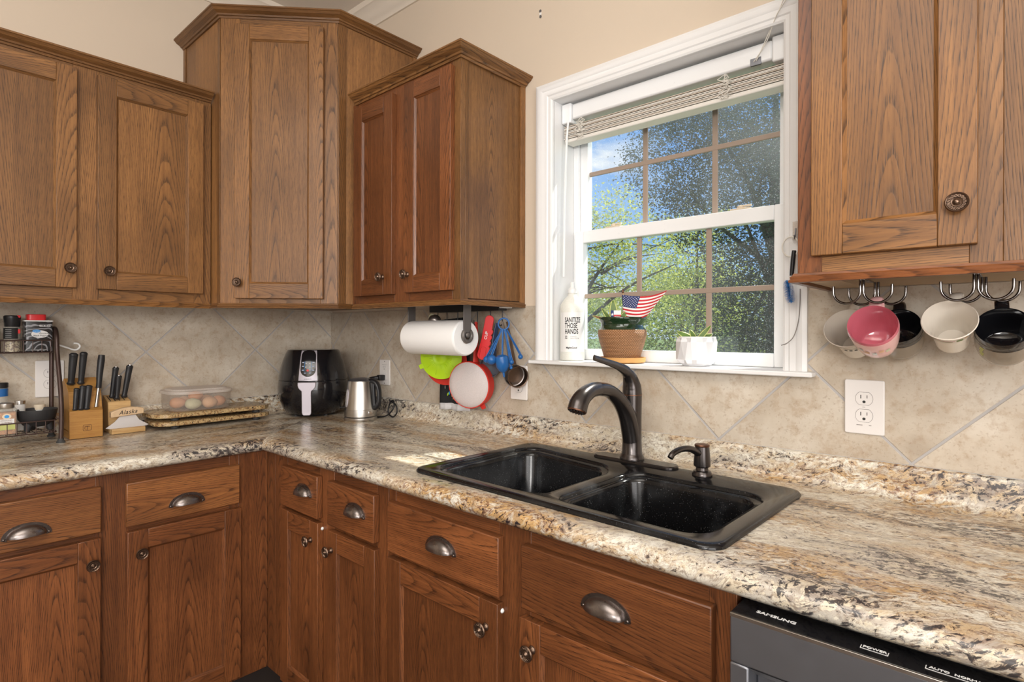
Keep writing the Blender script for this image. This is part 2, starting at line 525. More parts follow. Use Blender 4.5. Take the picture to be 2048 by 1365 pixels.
def leaf(name, col, col2, trans=0.45):
    m, n, b = material(name)
    out = n.nodes['Material Output']
    oi = n.new('ShaderNodeTexCoord').outputs['Object']
    nz = n.noise(oi, 2.2, 3.0)
    nz2 = n.noise(oi, 14.0, 1.0)
    c = n.mix(n.ramp(nz, [(0.35, 0.0), (0.65, 1.0)]), col, col2)
    c = n.mix(n.math('MULTIPLY', nz2, 0.4), c, tuple(min(1, v * 1.5) for v in col2))
    df = n.new('ShaderNodeBsdfDiffuse')
    tl = n.new('ShaderNodeBsdfTranslucent')
    n.set(df, 'Color', c)
    n.set(tl, 'Color', c)
    mx = n.new('ShaderNodeMixShader')
    mx.inputs[0].default_value = trans
    n.links.new(df.outputs[0], mx.inputs[1])
    n.links.new(tl.outputs[0], mx.inputs[2])
    n.links.new(mx.outputs[0], out.inputs[0])
    return m


M['leaf_dark'] = leaf('oak_leaf_dark', (0.045, 0.062, 0.045), (0.085, 0.110, 0.068), 0.14)
M['leaf_lime'] = leaf('spring_leaf', (0.40, 0.46, 0.10), (0.50, 0.52, 0.16), 0.5)
M['leaf_mid'] = leaf('hedge_leaf', (0.15, 0.22, 0.06), (0.27, 0.33, 0.10), 0.4)


def wicker():
    m, n, b = material('woven_wicker')
    uv = n.new('ShaderNodeUVMap').outputs[0]
    U, V, _ = n.sep(uv)
    row = n.math('MULTIPLY', V, 24.0)
    ri = n.math('FLOOR', row)
    sh = n.math('MULTIPLY', n.math('MODULO', ri, 2.0), 0.5)
    cu = n.math('FRACT', n.math('ADD', n.math('MULTIPLY', U, 58.0), sh))
    rv = n.math('FRACT', row)
    a = n.math('SINE', n.math('MULTIPLY', cu, PI))
    c2 = n.math('SINE', n.math('MULTIPLY', rv, PI))
    h = n.math('MULTIPLY', n.math('POWER', a, 0.35), n.math('POWER', c2, 0.35))
    col = n.ramp(h, [(0.30, (0.07, 0.028, 0.012)), (0.55, (0.33, 0.155, 0.065)), (1.0, (0.45, 0.235, 0.110))])
    n.set(b, 'Base Color', col)
    b.inputs['Roughness'].default_value = 0.55
    bp = n.new('ShaderNodeBump')
    bp.inputs['Strength'].default_value = 0.8
    bp.inputs['Distance'].default_value = 0.003
    n.set(bp, 'Height', h)
    n.set(b, 'Normal', bp.outputs[0])
    return m


M['wicker'] = wicker()


def sinkmat():
    m, n, b = material('black_composite')
    t = n.new('ShaderNodeTexCoord').outputs['Object']
    X, Y, Z = n.sep(t)
    nz = n.noise(t, 14.0, 4.0, 0.65)
    nzs = n.noise(n.scale(t, (9.0, 9.0, 2.0)), 1.0, 3.0)
    sp = n.ramp(n.noise(t, 420.0, 1.0), [(0.70, 0.0), (0.76, 1.0)])
    c = n.mix(n.math('MULTIPLY', n.ramp(n.math('MULTIPLY', n.math('ADD', nz, nzs), 0.5), [(0.50, 0.0), (0.68, 1.0)]), 0.35), (0.0045, 0.0045, 0.005), (0.055, 0.06, 0.068))
    c = n.mix(n.math('MULTIPLY', sp, 0.35), c, (0.35, 0.35, 0.37))
    n.set(b, 'Base Color', c)
    n.set(b, 'Roughness', n.math('ADD', 0.10, n.math('MULTIPLY', nz, 0.14)))
    b.inputs['Specular IOR Level'].default_value = 0.4
    return m


M['sink'] = sinkmat()


def spice(name, c1, c2, c3):
    m, n, b = material(name)
    t = n.new('ShaderNodeTexCoord').outputs['Object']
    v = n.new('ShaderNodeTexVoronoi')
    n.links.new(t, v.inputs['Vector'])
    v.inputs['Scale'].default_value = 230.0
    r = n.sep(v.outputs['Color'])
    c = n.ramp(r[0], [(0.0, c1), (0.5, c2), (1.0, c3)], 'CONSTANT')
    n.set(b, 'Base Color', c)
    b.inputs['Roughness'].default_value = 0.8
    return m


M['pepperblend'] = spice('spice_blend', (0.55, 0.45, 0.28), (0.16, 0.09, 0.05), (0.72, 0.66, 0.52))
M['nutmeg'] = spice('orange_spice', (0.60, 0.26, 0.08), (0.45, 0.20, 0.07), (0.70, 0.38, 0.16))
M['tanspice'] = spice('tan_spice', (0.58, 0.42, 0.26), (0.50, 0.34, 0.20), (0.66, 0.52, 0.34))


def tinart():
    m, n, b = material('swirl_printed_tin')
    t = n.new('ShaderNodeTexCoord').outputs['Object']
    wv = n.new('ShaderNodeTexWave', {'wave_type': 'RINGS'})
    n.links.new(t, wv.inputs['Vector'])
    wv.inputs['Scale'].default_value = 22.0
    wv.inputs['Distortion'].default_value = 9.0
    wv.inputs['Detail'].default_value = 1.0
    wv.inputs['Detail Scale'].default_value = 1.3
    c = n.ramp(wv.outputs['Fac'], [(0.74, (0.014, 0.014, 0.016)), (0.86, (0.26, 0.26, 0.28))])
    n.set(b, 'Base Color', c)
    b.inputs['Roughness'].default_value = 0.3
    return m


M['tin'] = tinart()


# ------------------------------------------------------------------ building helpers
KC = [0]


def kn():
    KC[0] += 1
    return (KC[0] * 37) % 400 + 1


def wloc(o):
    v = Vector((0, 0, 0))
    while o is not None:
        v = v + o.location
        o = o.parent
    return v


class MB:
    def __init__(self):
        self.bm = bmesh.new()
        self.uv = self.bm.loops.layers.uv.new('UVMap')
        self.mats = []

    def mi(self, mat):
        if mat not in self.mats:
            self.mats.append(mat)
        return self.mats.index(mat)

    def face(self, cos, mat, uvs=None):
        vs = [self.bm.verts.new(c) for c in cos]
        f = self.bm.faces.new(vs)
        f.material_index = self.mi(mat)
        if uvs:
            for l, u in zip(f.loops, uvs):
                l[self.uv].uv = u
        return f

    def box(self, x0, x1, y0, y1, z0, z1, mat, grain='z', k=None):
        k = kn() if k is None else k
        g = 'xyz'.index(grain)
        v = [(x, y, z) for x in (x0, x1) for y in (y0, y1) for z in (z0, z1)]
        bv = [self.bm.verts.new(c) for c in v]
        quads = [((0, 1, 3, 2), 0), ((4, 6, 7, 5), 0), ((0, 4, 5, 1), 1), ((2, 3, 7, 6), 1), ((0, 2, 6, 4), 2), ((1, 5, 7, 3), 2)]
        m = self.mi(mat)
        for q, ax in quads:
            f = self.bm.faces.new([bv[i] for i in q])
            f.material_index = m
            others = [a for a in range(3) if a != ax]
            if g in others:
                al = g
                ac = [a for a in others if a != g][0]
            else:
                ac, al = others
            mid = (v[0][ac] + v[7][ac]) / 2
            for l, i in zip(f.loops, q):
                l[self.uv].uv = (v[i][ac] - mid + 10 * k, v[i][al])

    def rings(self, rings, mat, closed=True, cap0=True, cap1=True, k=0, vlen=None):
        """loft between rings of equally many points"""
        m = self.mi(mat)
        n = len(rings[0])
        bv = [[self.bm.verts.new(c) for c in r] for r in rings]
        per = [0.0]
        r0 = rings[len(rings) // 2]
        for i in range(n):
            per.append(per[-1] + (Vector(r0[(i + 1) % n]) - Vector(r0[i])).length)
        vl = [0.0]
        for a, b in zip(rings, rings[1:]):
            vl.append(vl[-1] + max((Vector(p) - Vector(q)).length for p, q in zip(a, b)))
        for j in range(len(rings) - 1):
            for i in range(n if closed else n - 1):
                i2 = (i + 1) % n
                try:
                    f = self.bm.faces.new((bv[j][i], bv[j][i2], bv[j + 1][i2], bv[j + 1][i]))
                except ValueError:
                    continue
                f.material_index = m
                us = [(per[i], vl[j]), (per[i + 1], vl[j]), (per[i + 1], vl[j + 1]), (per[i], vl[j + 1])]
                for l, u in zip(f.loops, us):
                    l[self.uv].uv = (u[0] + 10 * k, u[1])
        if closed:
            for flag, r in ((cap0, list(reversed(bv[0]))), (cap1, bv[-1])):
                if flag:
                    f = self.bm.faces.new(r)
                    f.material_index = m
        return bv

    def lathe(self, prof, mat, M=None, seg=32, cap0=True, cap1=True, uvn=False):
        M = M or Matrix.Identity(4)
        rs = []
        for r, z in prof:
            rs.append([M @ Vector((r * math.cos(2 * PI * i / seg), r * math.sin(2 * PI * i / seg), z)) for i in range(seg)])
        start = len(self.bm.faces)
        self.rings(rs, mat, True, cap0 and prof[0][0] > 1e-6, cap1 and prof[-1][0] > 1e-6)
        if uvn:
            self.bm.faces.ensure_lookup_table()
            z0, z1 = prof[0][1], prof[-1][1]
            idx = 0
            for j in range(len(prof) - 1):
                for i in range(seg):
                    f = self.bm.faces[start + idx]
                    idx += 1
                    us = [(i / seg, j), ((i + 1) / seg, j), ((i + 1) / seg, j + 1), (i / seg, j + 1)]
                    for l, (u, jj) in zip(f.loops, us):
                        l[self.uv].uv = (u, (prof[jj][1] - z0) / (z1 - z0))

    def tube(self, pts, rad, mat, seg=10, caps=True, flat=None):
        pts = [Vector(p) for p in pts]
        rads = rad if hasattr(rad, '__len__') else [rad] * len(pts)
        t0 = (pts[1] - pts[0]).normalized()
        ref = Vector((0, 0, 1)) if abs(t0.z) < 0.9 else Vector((1, 0, 0))
        nrm = (ref - t0 * ref.dot(t0)).normalized()
        rs = []
        for i, p in enumerate(pts):
            t = (pts[min(i + 1, len(pts) - 1)] - pts[max(i - 1, 0)]).normalized()
            nrm = (nrm - t * nrm.dot(t)).normalized()
            bn = t.cross(nrm)
            fl = (1, 1) if flat is None else (flat[i] if hasattr(flat[0], '__len__') else flat)
            rs.append([p + nrm * (math.cos(2 * PI * j / seg) * rads[i] * fl[0]) + bn * (math.sin(2 * PI * j / seg) * rads[i] * fl[1]) for j in range(seg)])
        self.rings(rs, mat, True, caps, caps)

    def prism(self, poly, mat, lo, hi, axis='z', k=None):
        """polygon extruded along an axis; poly in the two other axes"""
        k = kn() if k is None else k

        def P(a, b, c):
            return {'z': (a, b, c), 'x': (c, a, b), 'y': (a, c, b)}[axis]
        n = len(poly)
        m = self.mi(mat)
        b0 = [self.bm.verts.new(P(a, b, lo)) for a, b in poly]
        b1 = [self.bm.verts.new(P(a, b, hi)) for a, b in poly]
        per = [0.0]
        for i in range(n):
            a, b = poly[i], poly[(i + 1) % n]
            per.append(per[-1] + math.hypot(a[0] - b[0], a[1] - b[1]))
        for i in range(n):
            j = (i + 1) % n
            f = self.bm.faces.new((b0[i], b0[j], b1[j], b1[i]))
            f.material_index = m
            for l, u in zip(f.loops, [(per[i], lo), (per[i + 1], lo), (per[i + 1], hi), (per[i], hi)]):
                l[self.uv].uv = (u[0] + 10 * k, u[1])
        for vs in (list(reversed(b0)), b1):
            f = self.bm.faces.new(vs)
            f.material_index = m
            for l in f.loops:
                i = (b0 if l.vert in b0 else b1).index(l.vert)
                l[self.uv].uv = (poly[i][0] + 10 * k, poly[i][1])

    def sweep(self, prof, path, mat, k=None, closed=True):
        """moulding: prof = (outward, height) points, path = plan points (x, y, z) walked with the outside on the right"""
        k = kn() if k is None else k
        path = [Vector(p) for p in path]
        nr = []
        for a, b in zip(path, path[1:]):
            d = (b - a).normalized()
            nr.append(Vector((d.y, -d.x, 0)))
        rings = []
        for i, p in enumerate(path):
            if i == 0:
                o = nr[0]
            elif i == len(path) - 1:
                o = nr[-1]
            else:
                s = nr[i - 1] + nr[i]
                o = s / s.dot(nr[i]) if s.length > 1e-6 else nr[i]
            rings.append([p + o * a + Vector((0, 0, h)) for a, h in prof])
        self.rings(rings, mat, closed, True, True, k)

    def ball(self, c, r, mat, seg=14, rn=8, sc=(1, 1, 1), M=None):
        prof = [(r * math.sin(PI * i / rn), -r * math.cos(PI * i / rn)) for i in range(rn + 1)]
        prof[0] = (1e-5, -r)
        prof[-1] = (1e-5, r)
        T = Matrix.Translation(c) @ (M or Matrix.Identity(4)) @ Matrix.Diagonal((*sc, 1))
        self.lathe(prof, mat, T, seg, False, False)

    def transform(self, T):
        self.bm.transform(T)
        return self

    def build(self, name, parent=None, smooth=35, bevel=0, bseg=2, local=False, sub=0, solid=0, weld=False, recalc=True):
        if weld:
            bmesh.ops.remove_doubles(self.bm, verts=self.bm.verts, dist=1e-5)
        if recalc:
            bmesh.ops.recalc_face_normals(self.bm, faces=self.bm.faces)
        me = bpy.data.meshes.new(name)
        if parent is not None and not local:
            self.bm.transform(Matrix.Translation(-wloc(parent)))
        self.bm.to_mesh(me)
        self.bm.free()
        for mt in self.mats:
            me.materials.append(M[mt])
        o = bpy.data.objects.new(name, me)
        COL.objects.link(o)
        if parent is not None:
            o.parent = parent
        if smooth:
            for p in me.polygons:
                p.use_smooth = True
            me.set_sharp_from_angle(angle=math.radians(smooth))
        if solid:
            s = o.modifiers.new('solid', 'SOLIDIFY')
            s.thickness = solid
            s.offset = 0
        if bevel:
            b = o.modifiers.new('bevel', 'BEVEL')
            b.width = bevel
            b.segments = bseg
            b.limit_method = 'ANGLE'
            b.angle_limit = math.radians(50)
            b.harden_normals = False
        if sub:
            s = o.modifiers.new('sub', 'SUBSURF')
            s.levels = sub
            s.render_levels = sub
        return o


def tag(o, label=None, cat=None, group=None, kind=None):
    if label:
        o['label'] = label
    if cat:
        o['category'] = cat
    if group:
        o['group'] = group
    if kind:
        o['kind'] = kind
    return o


def thing(name, label, cat, loc=(0, 0, 0), group=None, kind=None):
    o = bpy.data.objects.new(name, None)
    o.empty_display_size = 0.05
    COL.objects.link(o)
    o.location = loc
    return tag(o, label, cat, group, kind)


def dup(root, loc, label=None, group=None, rotz=None):
    r = root.copy()
    COL.objects.link(r)
    r.location = loc
    if rotz is not None:
        r.rotation_euler = (0, 0, rotz)
    if label:
        r['label'] = label
    if group:
        r['group'] = group
    for ch in list(root.children):
        c = ch.copy()
        COL.objects.link(c)
        c.parent = r
        for g in ch.children:
            d = g.copy()
            COL.objects.link(d)
            d.parent = c
    return r


def frame_mat(origin, right, up):
    """local x = right, y = into the surface, z = up"""
    r = Vector(right).normalized()
    u = Vector(up).normalized()
    y = u.cross(r)
    T = Matrix((r, y, u)).transposed().to_4x4()
    T.translation = Vector(origin)
    return T


def text(name, s, size, T, mat, parent, sx=1.0, depth=0.0004, bold=0.0, align='CENTER', spacing=1.0, warp=None, shear=0.0):
    """flat lettering standing on a surface: T maps x right, z up, -y out of the surface"""
    cu = bpy.data.curves.new(name, 'FONT')
    cu.body = s
    cu.size = size
    cu.align_x = align
    cu.align_y = 'CENTER'
    cu.extrude = depth
    cu.offset = bold
    cu.space_character = spacing
    cu.shear = shear
    cu.resolution_u = 3
    tmp = bpy.data.objects.new(name + '_tmp', cu)
    COL.objects.link(tmp)
    bpy.context.view_layer.update()
    me = bpy.data.meshes.new_from_object(tmp.evaluated_get(bpy.context.evaluated_depsgraph_get()))
    bpy.data.objects.remove(tmp)
    me.name = name
    R = Matrix.Rotation(PI / 2, 4, 'X') @ Matrix.Diagonal((sx, 1, 1, 1))
    if warp is None:
        me.transform(Matrix.Translation(-wloc(parent)) @ T @ R)
    else:
        me.transform(R)
        off = wloc(parent)
        for v in me.vertices:
            v.co = warp(v.co.x, v.co.y, v.co.z) - off
    me.materials.clear()
    me.materials.append(M[mat])
    o = bpy.data.objects.new(name, me)
    COL.objects.link(o)
    o.parent = parent
    return o


def arc(c, r, a0, a1, n, plane='xz'):
    out = []
    for i in range(n + 1):
        a = a0 + (a1 - a0) * i / n
        u, v = c[0] + r * math.cos(a), c[1] + r * math.sin(a)
        out.append((u, v))
    return out


def rrect(x0, x1, y0, y1, r, n=6):
    pts = []
    for cx, cy, a in ((x1 - r, y1 - r, 0), (x0 + r, y1 - r, PI / 2), (x0 + r, y0 + r, PI), (x1 - r, y0 + r, 1.5 * PI)):
        for i in range(n + 1):
            t = a + PI / 2 * i / n
            pts.append((cx + r * math.cos(t), cy + r * math.sin(t)))
    return pts


def smooth_path(pts, n=6):
    """Catmull-Rom through the points"""
    P = [Vector(p) for p in pts]
    P = [P[0] * 2 - P[1]] + P + [P[-1] * 2 - P[-2]]
    out = []
    for i in range(1, len(P) - 2):
        for j in range(n):
            t = j / n
            a, b, c, d = P[i - 1], P[i], P[i + 1], P[i + 2]
            out.append(0.5 * ((2 * b) + (c - a) * t + (2 * a - 5 * b + 4 * c - d) * t * t + (3 * b - a - 3 * c + d) * t ** 3))
    out.append(P[-2])
    return out


def lerp_list(vals, n):
    out = []
    for a, b in zip(vals, vals[1:]):
        for j in range(n):
            out.append(a + (b - a) * j / n)
    out.append(vals[-1])
    return out


# ------------------------------------------------------------------ room shell
ZC = 0.926          # counter top
WX0, WX1, WZ0, WZ1 = 1.391, 2.117, 1.199, 2.070
CEIL = 2.77


def structure(mb, name, label, **kw):
    o = mb.build(name, **kw)
    tag(o, label, None, None, 'structure')
    return o


m = MB()
m.box(-0.12, 0, -4.9, 0.0, 0, CEIL, 'wall')
structure(m, 'wall_left', 'beige painted wall behind the left hand cabinets')
m = MB()
m.box(-0.12, WX0 - 0.012, 0, 0.17, 0, CEIL, 'wall')
m.box(WX1 + 0.012, 5.1, 0, 0.17, 0, CEIL, 'wall')
m.box(WX0 - 0.012, WX1 + 0.012, 0, 0.17, 0, WZ0 - 0.013, 'wall')
m.box(WX0 - 0.012, WX1 + 0.012, 0, 0.17, WZ1 + 0.012, CEIL, 'wall')
structure(m, 'wall_back', 'beige painted wall around the kitchen window')
m = MB()
m.box(5.1, 5.2, -4.9, 0.17, 0, CEIL, 'wall')
structure(m, 'wall_right', 'beige wall on the right side of the kitchen')
m = MB()
m.box(-0.12, 5.2, -5.0, -4.9, 0, CEIL, 'wall')
structure(m, 'wall_front', 'beige wall behind the viewer')
m = MB()
m.box(-0.12, 5.2, -5.0, 0.17, -0.06, 0, 'floor', 'x')
structure(m, 'floor', 'dark brown wooden kitchen floor')
m = MB()
m.box(-0.12, 5.2, -5.0, 0.17, CEIL, CEIL + 0.06, 'ceiling')
structure(m, 'ceiling', 'cream textured ceiling')

# cornice along the two walls
m = MB()
prof = [(0.0, 0.0), (0.008, 0.0), (0.012, 0.012), (0.020, 0.018), (0.030, 0.040), (0.052, 0.062), (0.060, 0.066), (0.066, 0.080), (0.066, 0.086), (0.0, 0.086)]
m.sweep(prof, [(0.0, -4.9, 2.684), (0.0, 0.0, 2.684), (5.1, 0.0, 2.684)], 'cornice')
structure(m, 'trim_1', 'cream crown moulding between wall and ceiling')

# tiles of the backsplash
m = MB()
m.box(0.0, 0.008, -2.6, 0.0, 1.003, 1.392, 'tile_left')
structure(m, 'tile_backsplash', 'diamond laid beige stone tiles under the left cabinets')
m = MB()
m.box(0.008, 1.3265, -0.008, 0.0, 1.003, 1.384, 'tile_window')
m.box(1.3265, 2.173, -0.008, 0.0, 1.003, 1.188, 'tile_window')
m.box(2.173, 3.4, -0.008, 0.0, 1.003, 1.397, 'tile_window')
structure(m, 'tile_backsplash', 'diamond laid beige stone tiles around and below the window')

# ------------------------------------------------------------------ window
win = thing('window_1', 'white double hung kitchen window with bronze grilles', None, (1.75, 0.0, WZ0), kind='structure')
m = MB()
cp = [(0.0, 0.0), (0.0, 0.010), (0.006, 0.013), (0.016, 0.013), (0.020, 0.016), (0.036, 0.017), (0.044, 0.021), (0.054, 0.022), (0.060, 0.020), (0.065, 0.018), (0.065, 0.0)]
rings = []
for q, (sxn, szn) in enumerate(((-1, 0), (-1, 1), (1, 1), (1, 0))):
    ring = []
    for s, h in cp:
        sw = s * (0.065 if sxn < 0 else 0.057) / 0.065
        x = (WX0 - sw) if sxn < 0 else (WX1 + sw)
        z = WZ1 + s * 0.058 / 0.065 if szn else WZ0
        ring.append((x, -h, z))
    rings.append(ring)
m.rings(rings, 'trim')
m.build('casing', win, smooth=25)
m = MB()
m.box(WX0 - 0.012, WX0, -0.001, 0.168, WZ0, WZ1 + 0.012, 'trim')
m.box(WX1, WX1 + 0.012, -0.001, 0.168, WZ0, WZ1 + 0.012, 'trim')
m.box(WX0, WX1, -0.001, 0.168, WZ1, WZ1 + 0.012, 'trim')
m.build('jamb', win)
m = MB()
m.box(1.318, 2.192, -0.048, -0.0085, 1.187, WZ0, 'trim')
m.box(WX0 - 0.011, WX1 + 0.011, -0.0085, 0.168, 1.187, WZ0, 'trim')
m.build('sill', win, bevel=0.003)
m = MB()
for x0, x1 in ((WX0, 1.4095), (2.0985, WX1)):
    m.box(x0, x1, 0.112, 0.167, WZ0, WZ1, 'vinyl')
m.box(1.4095, 2.0985, 0.112, 0.167, WZ1 - 0.02, WZ1, 'vinyl')
m.build('window_frame', win, bevel=0.002)


def sash(name, z0, z1, y0, y1, rail_b, rail_t, stile, gmat, vx, hz):
    mb = MB()
    a, b = 1.410, 2.098
    mb.box(a, a + stile, y0, y1, z0, z1, 'vinyl')
    mb.box(b - stile, b, y0, y1, z0, z1, 'vinyl')
    mb.box(a + stile, b - stile, y0, y1, z0, z0 + rail_b, 'vinyl')
    mb.box(a + stile, b - stile, y0, y1, z1 - rail_t, z1, 'vinyl')
    s = mb.build(name, win, bevel=0.003)
    yg = (y0 + y1) / 2
    mb = MB()
    mb.box(a + stile - 0.004, b - stile + 0.004, yg + 0.005, yg + 0.008, z0 + rail_b - 0.004, z1 - rail_t + 0.004, gmat)
    mb.build('glass', s, smooth=0)
    mb = MB()
    for x in vx:
        mb.box(x - 0.0085, x + 0.0085, yg - 0.003, yg + 0.004, z0 + rail_b, z1 - rail_t, 'muntin')
    mb.box(a + stile, b - stile, yg - 0.004, yg + 0.0045, hz - 0.0075, hz + 0.0075, 'muntin')
    mb.build('grille', s, bevel=0.002)
    return s


lower = sash('lower_sash', WZ0 + 0.0005, 1.639, 0.092, 0.124, 0.037, 0.041, 0.034, 'glass_low', (1.651, 1.879), 1.4165)
upper = sash('upper_sash', 1.615, WZ1 - 0.02, 0.126, 0.156, 0.024, 0.03, 0.030, 'glass_up', (1.654, 1.883), 1.842)
for lx in (1.560, 1.972):
    m = MB()
    m.box(lx - 0.028, lx + 0.028, 0.094, 0.116, 1.639, 1.643, 'peach')
    m.lathe([(0.011, 1.643), (0.011, 1.649), (0.006, 1.652)], 'peach', Matrix.Translation((lx, 0.105, 0)), 16)
    m.box(lx - 0.005, lx + 0.030, 0.096, 0.104, 1.646, 1.651, 'peach')
    m.build('sash_lock', win, bevel=0.001)

# ------------------------------------------------------------------ doors, knobs, pulls
FW = 0.053


def door_mb(wd, ht, t, mat, fw=FW, rail=0.056, bev=0.006):
    mb = MB()
    mb.box(0, fw, -t, 0, 0, ht, mat, 'z')
    mb.box(wd - fw, wd, -t, 0, 0, ht, mat, 'z')
    mb.box(fw, wd - fw, -t, 0, 0, rail, mat, 'x')
    mb.box(fw, wd - fw, -t, 0, ht - rail, ht, mat, 'x')
    d = t - 0.009
    mb.box(fw - 0.004, wd - fw + 0.004, -d, -0.003, rail - 0.004, ht - rail + 0.004, mat, 'z')
    # sloped inner edge
    k = kn()
    a, b, c, e = fw, wd - fw, rail, ht - rail
    o = [(a, c), (b, c), (b, e), (a, e)]
    i2 = [(a + bev, c + bev), (b - bev, c + bev), (b - bev, e - bev), (a + bev, e - bev)]
    for q in range(4):
        r = (q + 1) % 4
        p = [(o[q][0], -t + 0.0025, o[q][1]), (o[r][0], -t + 0.0025, o[r][1]), (i2[r][0], -d - 0.0004, i2[r][1]), (i2[q][0], -d - 0.0004, i2[q][1])]
        horiz = q % 2 == 0
        mb.face(p, mat, [((v[2] if horiz else v[0]) + 10 * k, v[0] if horiz else v[2]) for v in p])
    return mb


def drawer_mb(wd, ht, t, mat):
    mb = MB()
    mb.box(0, wd, -t, 0, 0, ht, mat, 'x')
    return mb


OUT = Matrix.Rotation(PI / 2, 4, 'X')      # lathe axis z -> -y


def knob_mb(x, z, t):
    mb = MB()
    T = Matrix.Translation((x, -t, z)) @ OUT
    mb.lathe([(0.0085, 0.0), (0.0085, 0.002), (0.0060, 0.004), (0.0045, 0.008), (0.0045, 0.013), (0.008, 0.016), (0.0155, 0.0185), (0.0165, 0.021), (0.0150, 0.0235), (0.0135, 0.0225), (0.0125, 0.0215), (0.0085, 0.0215), (0.0078, 0.0230), (0.0060, 0.0222), (0.0045, 0.0235), (0.0025, 0.0262), (0.0001, 0.0268)], 'knobm', T, 28)
    for i in range(14):
        a = 2 * PI * i / 14
        p0 = (0.0090 * math.cos(a), 0.0090 * math.sin(a), 0.0222)
        p1 = (0.0128 * math.cos(a + 0.35), 0.0128 * math.sin(a + 0.35), 0.0224)
        mb.tube([T @ Vector(p0), T @ Vector(p1)], 0.0012, 'knobm', 6)
    return mb


def pull_mb(x, z, t, wd=0.104):
    mb = MB()
    a, b, c = wd * 0.40, 0.025, 0.0275
    zb = z - 0.012
    NA, NB = 22, 8
    rows = []
    for j in range(NB + 1):
        th = PI / 2 * j / NB
        row = []
        for i in range(NA + 1):
            ph = PI * i / NA
            s = max(math.sin(ph), 0.02)
            row.append((x - a * math.cos(ph), -t - 0.0015 - b * (s ** 0.75) * math.sin(th), zb + c * s * math.cos(th)))
        rows.append(row)
    mb.rings(rows, 'pullm', closed=False, cap0=False, cap1=False)
    inner = [[(x + (p[0] - x) * 0.95, -t - 0.0005 + (p[1] + t) * 0.92, zb + (p[2] - zb) * 0.94) for p in r] for r in rows]
    mb.rings(inner, 'pullm', closed=False, cap0=False, cap1=False)
    # flange with two ears
    out, inn = [], []
    for i in range(NA + 1):
        ph = PI * i / NA
        ex = 1.0
        out.append((x - (a + 0.010) * math.cos(ph), zb + (c + 0.005) * math.sin(ph) - 0.003 * abs(math.cos(ph)) ** 6))
        inn.append((x - (a - 0.002) * math.cos(ph), zb + (c - 0.002) * math.sin(ph) - 0.006 * abs(math.cos(ph)) ** 8))
    for i in range(NA):
        q = [out[i], out[i + 1], inn[i + 1], inn[i]]
        mb.face([(p[0], -t - 0.003, p[1]) for p in q], 'pullm')
    for i in range(NA):
        q = [out[i], out[i + 1]]
        mb.face([(q[0][0], -t - 0.003, q[0][1]), (q[1][0], -t - 0.003, q[1][1]), (q[1][0], -t, q[1][1]), (q[0][0], -t, q[0][1])], 'pullm')
    for s in (-1, 1):
        mb.ball((x + s * (a + 0.004), -t - 0.003, zb - 0.0005), 0.0030, 'pullm', 10, 6, (1, 0.6, 1))
    return mb


def add_door(cab, T, wd, ht, mat, kx, kz, t=0.020, rail=0.056, fw=FW, bumper=False):
    d = door_mb(wd, ht, t, mat, fw, rail).transform(T).build('door', cab, bevel=0.0016)
    knob_mb(kx, kz, t).transform(T).build('knob', d)
    if bumper:
        mb = MB()
        mb.ball((wd - 0.001, -0.004, ht - 0.018), 0.0055, 'white', 10, 6)
        mb.transform(T).build('door_bumper', d)
    return d


def add_drawer(cab, T, wd, ht, mat, px, pz, t=0.020, pw=0.104):
    d = drawer_mb(wd, ht, t, mat).transform(T).build('drawer', cab, bevel=0.0030)
    pull_mb(px, pz, t, pw).transform(T).build('cup_pull', d, smooth=50)
    return d


CROWN = [(0.0, -0.002), (0.006, -0.002), (0.009, 0.004), (0.014, 0.005), (0.0165, 0.010), (0.020, 0.012), (0.030, 0.017), (0.036, 0.024), (0.040, 0.026), (0.040, 0.031), (0.0, 0.031)]
LIGHTRAIL = [(0.0, 0.0), (0.013, 0.0), (0.014, 0.004), (0.0105, 0.0065), (0.0115, 0.011), (0.008, 0.0135), (0.006, 0.018), (0.0, 0.018)]
RZ = lambda a: Matrix.Rotation(a, 4, 'Z')
TL = lambda x, y, z: Matrix.Translation((x, y, z))

# ---- left wall cabinet (doors face +x)
UL, UW = 0.2928, -0.3054
cab = thing('wall_cabinet', 'long brown oak wall cabinet on the left wall, two shaker doors in view', 'cabinet', (0, -1.05, 1.395))
m = MB()
m.box(0.001, UL - 0.019, -1.62, -0.678, 1.400, 2.150, 'oak')
m.box(UL - 0.019, UL, -0.735, -0.6775, 1.395, 2.152, 'oak', 'z')
m.box(UL - 0.019, UL, -1.095, -1.025, 1.395, 2.152, 'oak', 'z')
m.box(UL - 0.019, UL, -1.62, -1.40, 1.395, 2.152, 'oak', 'z')
for y0, y1 in ((-1.40, -1.095), (-1.025, -0.735)):
    m.box(UL - 0.019, UL, y0, y1, 1.395, 1.436, 'oak', 'y')
    m.box(UL - 0.019, UL, y0, y1, 2.115, 2.152, 'oak', 'y')
m.build('carcass', cab, bevel=0.001)
m = MB()
m.sweep(CROWN, [(UL, -1.62, 2.150), (UL, -0.680, 2.150)], 'oak')
m.build('crown_moulding', cab, smooth=20)
m = MB()
m.sweep(LIGHTRAIL, [(UL, -1.62, 1.378), (UL, -0.682, 1.378)], 'oak_gold')
m.build('light_rail', cab, smooth=20)
add_door(cab, TL(UL, -1.033, 1.431) @ RZ(PI / 2), 0.323, 0.700, 'oak', 0.029, 0.059)
add_door(cab, TL(UL, -1.410, 1.431) @ RZ(PI / 2), 0.323, 0.702, 'oak', 0.303, 0.061)

